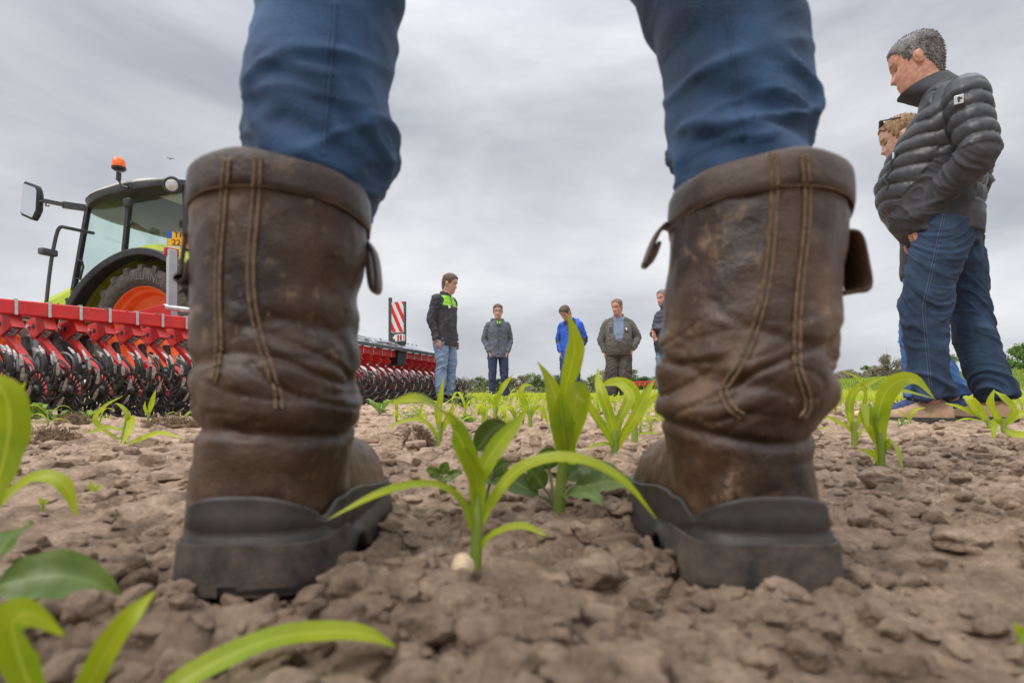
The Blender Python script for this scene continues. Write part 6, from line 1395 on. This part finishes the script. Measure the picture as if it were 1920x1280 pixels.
# ================================================================== trees, hedge, bird, far machine
K['bark'] = M('bark', (.07, .055, .042), (.14, .115, .09), 5, .9)
def crownmat(name, c1, c2): return leafmat(name, c1, c2, .3)
CR = {'green': crownmat('green_foliage', (.12, .18, .05), (.20, .26, .085)), 'dark': crownmat('dark_foliage', (.08, .135, .055), (.13, .19, .08)), 'olive': crownmat('olive_foliage', (.19, .19, .09), (.28, .27, .13)), 'grey': crownmat('budding_foliage', (.20, .17, .12), (.30, .26, .18)), 'bright': crownmat('bright_foliage', (.09, .19, .025), (.18, .29, .05))}  # colours of the far trees lightened to stand for distance haze
def tree(name, label, x, y, h, w, kind, nclump, leaves, ls, seed, group, gap=.0, base=.18, cat='tree', bare=False):
    r = np.random.default_rng(seed); rr = random.Random(seed); root = thing(name, label, cat, (x, y, float(gz(x, y))), 0, group)
    mb = MB(); mb.tube([(0, 0, -.3), (rr.uniform(-.1, .1), 0, h*.35), (rr.uniform(-.3, .3)*w*.2, 0, h*.75)], [w*.045, w*.033, w*.012], 8)
    C = []
    for k in range(nclump):
        a = r.uniform(0, 6.28); q = math.sqrt(r.random()); zz = base+(1-base)*r.random()**.85; env = math.sin(math.pi*min(1, max(.08, (zz-base*.6)/(1.04-base*.6))))**.6
        C.append(np.array([math.cos(a)*q*w/2*env*.85, math.sin(a)*q*w/2*env*.85, zz*h*.92]))
    for c in C[::max(1, nclump//(26 if bare else 14))]:
        z0 = c[2]*rr.uniform(.4, .7); mb.tube([(0, 0, z0), (c[0]*.5, c[1]*.5, (z0+c[2])/2+h*.02), tuple(c)], [w*.016, w*.010, w*.004], 5)
        if bare:
            for _ in range(4): mb.tube([(c[0]*.6, c[1]*.6, lerp(z0, c[2], .6)), tuple(c+r.normal(0, w*.08, 3)+np.array([0, 0, h*.07]))], [w*.006, w*.002], 4)
    mb.build('trunk', K['bark'], root)
    P = []
    for c in C:
        s = w*r.uniform(.07, .15); n = int(leaves*r.uniform(.6, 1.4)/nclump); d = r.normal(0, 1, (n, 3)); d /= np.linalg.norm(d, axis=1)[:, None]; P.append(c+d*s*(r.random((n, 1))**.4)*np.array([1.25, 1.25, .85]))
    P = np.vstack(P); n = len(P); A = r.normal(0, 1, (n, 3)); A /= np.linalg.norm(A, axis=1)[:, None]; Bq = np.cross(A, r.normal(0, 1, (n, 3))); Bq /= np.linalg.norm(Bq, axis=1)[:, None]; sz = ls*r.uniform(.5, 1.3, (n, 1))
    V = np.stack([P-A*sz, P+Bq*sz*.6, P+A*sz, P-Bq*sz*.6], 1).reshape(-1, 3); F = np.arange(4*n).reshape(-1, 4)
    link_mesh('crown', np_mesh('crown', V, F, [CR[kind]], smooth=False), root)
    return root
rt = random.Random(21); GT = 'trees along the far edge of the field'
rowt = [(868, 24, 30, 'grey', 1), (884, 22, 26, 'grey', 1), (900, 26, 30, 'green', 0), (918, 22, 28, 'green', 0), (940, 23, 30, 'dark', 0), (962, 24, 26, 'olive', 0), (980, 28, 34, 'olive', 0), (1002, 34, 40, 'green', 0), (1026, 20, 26, 'green', 0), (1046, 30, 34, 'dark', 0), (1066, 26, 30, 'olive', 0), (1088, 24, 30, 'olive', 0), (1112, 30, 34, 'green', 0), (1132, 36, 40, 'olive', 0), (1160, 28, 34, 'green', 0), (1182, 34, 34, 'green', 0), (1206, 18, 34, 'dark', 0), (1236, 20, 34, 'green', 0), (845, 28, 36, 'olive', 0), (1266, 22, 34, 'olive', 0), (700, 26, 44, 'olive', 0), (740, 22, 44, 'green', 0), (780, 26, 44, 'olive', 0), (815, 24, 40, 'green', 0)]
nm_ = {'grey': 'thin barely leafed grey tree', 'green': 'mid green rounded tree', 'dark': 'dark green tree', 'olive': 'olive green tree'}
wh = ['behind the end of the grey hoe', 'right of the bare tree by the grey hoe', 'right of the hoe, beside bare trees', 'left of the man in grey anorak', 'behind the man in grey anorak', 'just right of the man in grey anorak', 'left of the tallest tree of the far row', 'tallest left of the tall maize leaf', 'small one right of the tallest of the far row', 'left of the tall maize leaf', 'behind the tall maize leaf', 'behind the legs of the man in blue', 'between the man in blue and the man in grey overall', 'left of the man in grey overall', 'behind the legs of the man in grey overall', 'just right of the man in grey overall', 'low one behind the red far machine', 'low one at the right boot', 'behind the man in black and lime', 'mostly hidden by the right boot', 'hidden behind the grey hoe near the left boot', 'hidden behind the grey hoe, second from the left boot', 'hidden behind the grey hoe under the warning board', 'hidden behind the grey hoe at its far end']
for i, (px, hp, wp, kd, bare) in enumerate(rowt):
    Yt = rt.uniform(190, 225); s = FPX/Yt; x = (px-960)/s; zb = float(gz(x, Yt)); h = (hp+6)/s; w = wp*1.3/s
    tree('bare_tree' if bare else 'broadleaf_tree', nm_[kd]+', '+wh[i], x, Yt, h, w, kd, 40, 2600 if not bare else 700, .25 if not bare else .2, 100+i, GT, base=.05 if not bare else .3, bare=bool(bare))
# undergrowth joining the far trees
r = np.random.default_rng(8); N = 9000; px = r.uniform(690, 1300, N); Yt = r.uniform(195, 230, N); X = (px-960)/FPX*Yt; P = np.stack([X, Yt, gz(X, Yt)+r.random(N)**1.3*2.9*(.6+.6*vno(px/23., px*0+3))], -1)
A = r.normal(0, 1, (N, 3)); A /= np.linalg.norm(A, axis=1)[:, None]; Bq = np.cross(A, r.normal(0, 1, (N, 3))); Bq /= np.linalg.norm(Bq, axis=1)[:, None]
V = np.stack([P-A*.35, P+Bq*.25, P+A*.35, P-Bq*.25], 1).reshape(-1, 3); o = link_mesh('undergrowth', np_mesh('undergrowth', V, np.arange(4*N).reshape(-1, 4), [CR['olive']], smooth=False)); tag(o, 'dense undergrowth along the far field edge', kind='stuff')
GR = 'trees at the right edge of the field'
for i, (nm, lb, px, ytop, wp, Yt, kd, nc, nl, ls, bare) in enumerate((
    ('broadleaf_tree', 'bright green round tree showing above the brown hedge right of the right boot', 1620, 686, 24, 110, 'bright', 22, 1500, .16, False),
    ('bare_tree', 'grey brown budding tree left of the big man’s legs, tallest there', 1664, 668, 60, 90, 'grey', 40, 1500, .13, True),
    ('bare_tree', 'low grey brown tree between the right boot and the round green tree', 1592, 698, 40, 95, 'grey', 30, 1300, .13, True),
    ('bare_tree', 'grey brown tree right of the round green tree, lower than its neighbour', 1640, 690, 36, 92, 'olive', 30, 1400, .13, True),
    ('bare_tree', 'grey brown tree partly behind the big man’s near leg', 1700, 676, 50, 90, 'olive', 36, 1500, .13, True),
    ('broadleaf_tree', 'green tree behind the big man’s legs', 1770, 664, 60, 80, 'green', 40, 2500, .13, False))):
    s = FPX/Yt; x = (px-960)/s; zb = float(gz(x, Yt)); h = ((HZ-ytop)/s+CAMH-zb)*1.1; tree(nm, lb, x, Yt, h, wp/s, kd, nc, nl, ls, 300+i, GR, base=.12, bare=bare)
r = np.random.default_rng(9); N = 9000; px = r.uniform(1545, 1760, N); Yt = r.uniform(88, 100, N); X = (px-960)/FPX*Yt; P = np.stack([X, Yt, gz(X, Yt)+r.random(N)**1.2*2.6*(.6+.6*vno(px/19., px*0+5))], -1)
A = r.normal(0, 1, (N, 3)); A /= np.linalg.norm(A, axis=1)[:, None]; Bq = np.cross(A, r.normal(0, 1, (N, 3))); Bq /= np.linalg.norm(Bq, axis=1)[:, None]
V = np.stack([P-A*.16, P+Bq*.12, P+A*.16, P-Bq*.12], 1).reshape(-1, 3); o = link_mesh('brown_hedge', np_mesh('brown_hedge', V, np.arange(4*N).reshape(-1, 4), [CR['grey']], smooth=False)); tag(o, 'grey brown scrub under the trees right of the right boot', kind='stuff')
for i, (px, ytop, wp, Yt, kd) in enumerate(((1875, 668, 60, 34, 'bright'), (1925, 642, 80, 34, 'bright'), (1990, 630, 90, 36, 'green'))):
    s = FPX/Yt; x = (px-960)/s; zb = float(gz(x, Yt)); h = (HZ-ytop)/s+CAMH-zb
    tree('bush', ['bright green bush just right of the big man’s far leg', 'bright green bush at the right edge of the photo, highest there', 'bush beyond the right edge'][i], x, Yt, h, wp/s, kd, 46, 5200, .07, 400+i, 'bushes on the rise at the right', base=.02, cat='bush')
# ---- bird
K['bird'] = M('dark_plumage', (.03, .03, .035), (.06, .06, .065), 20, .7)
p = at(319, 298, 60); root = thing('bird', 'tiny dark bird in flight above the tractor', 'bird', p, .6); mb = MB()
rings = []
for t, w in ((-.2, .01), (-.14, .05), (0, .06), (.1, .045), (.17, .035), (.2, .008)): rings.append([Vector((math.cos(a)*w, t, math.sin(a)*w)) for a in [2*math.pi*k/10 for k in range(10)]])
mb.loft(rings); mb.build('body', K['bird'], root)
for s in (1, -1):
    mb = MB(); mb.loft([[Vector((s*x, y0, z)), Vector((s*x, y1, z)), Vector((s*x, y1, z-.008)), Vector((s*x, y0, z-.008))] for x, y0, y1, z in ((.04, -.08, .08, .02), (.16, -.07, .09, .10), (.30, -.10, .02, .07), (.38, -.13, -.10, -.02))]); mb.build('wing', K['bird'], root)
mb = MB(); mb.prism([(-.02, -.18, 0), (.02, -.18, 0), (.05, -.28, 0), (-.05, -.28, 0)], (0, 0, .01)); mb.build('tail', K['bird'], root)
# ---- far red machine
K['far_red'] = M('faded_red_paint', (.50, .03, .04), (.62, .06, .06), 5, .5)
K['far_yel'] = M('yellow_paint', (.65, .42, .03), (.75, .50, .05), 5, .5)
Yt = 60; c = at(1222, 741, Yt); c.z = float(gz(c.x, Yt)); root = thing('far_harrow', 'low red and yellow farm implement far off beside the right boot', 'harrow', c, .1)
mb = MB(); mb.beam((-2.6, 0, 1.32), (2.6, 0, 1.45), .2, .2); mb.beam((-2.6, .5, 1.05), (2.6, .5, 1.1), .16, .16); mb.build('frame', K['far_red'], root, bevel=.02)
for k in range(9):
    mb = MB(); x = -2.4+k*.6; mb.beam((x, .1, 1.3), (x, .5, 1.05), .1, .08); mb.tube([(x, .5, 1.05), (x, .8, .7), (x, .6, .1)], .045, 6); mb.build('tine_arm', K['far_yel'], root)
for x in (-2.5, 2.5):
    mb = MB(); mb.lathe([(.05, -.1), (.38, -.1), (.42, -.05), (.42, .05), (.38, .1), (.05, .1)], (x, -.3, .41), (1, 0, 0), 20); mb.build('wheel', K['rubber'], root)
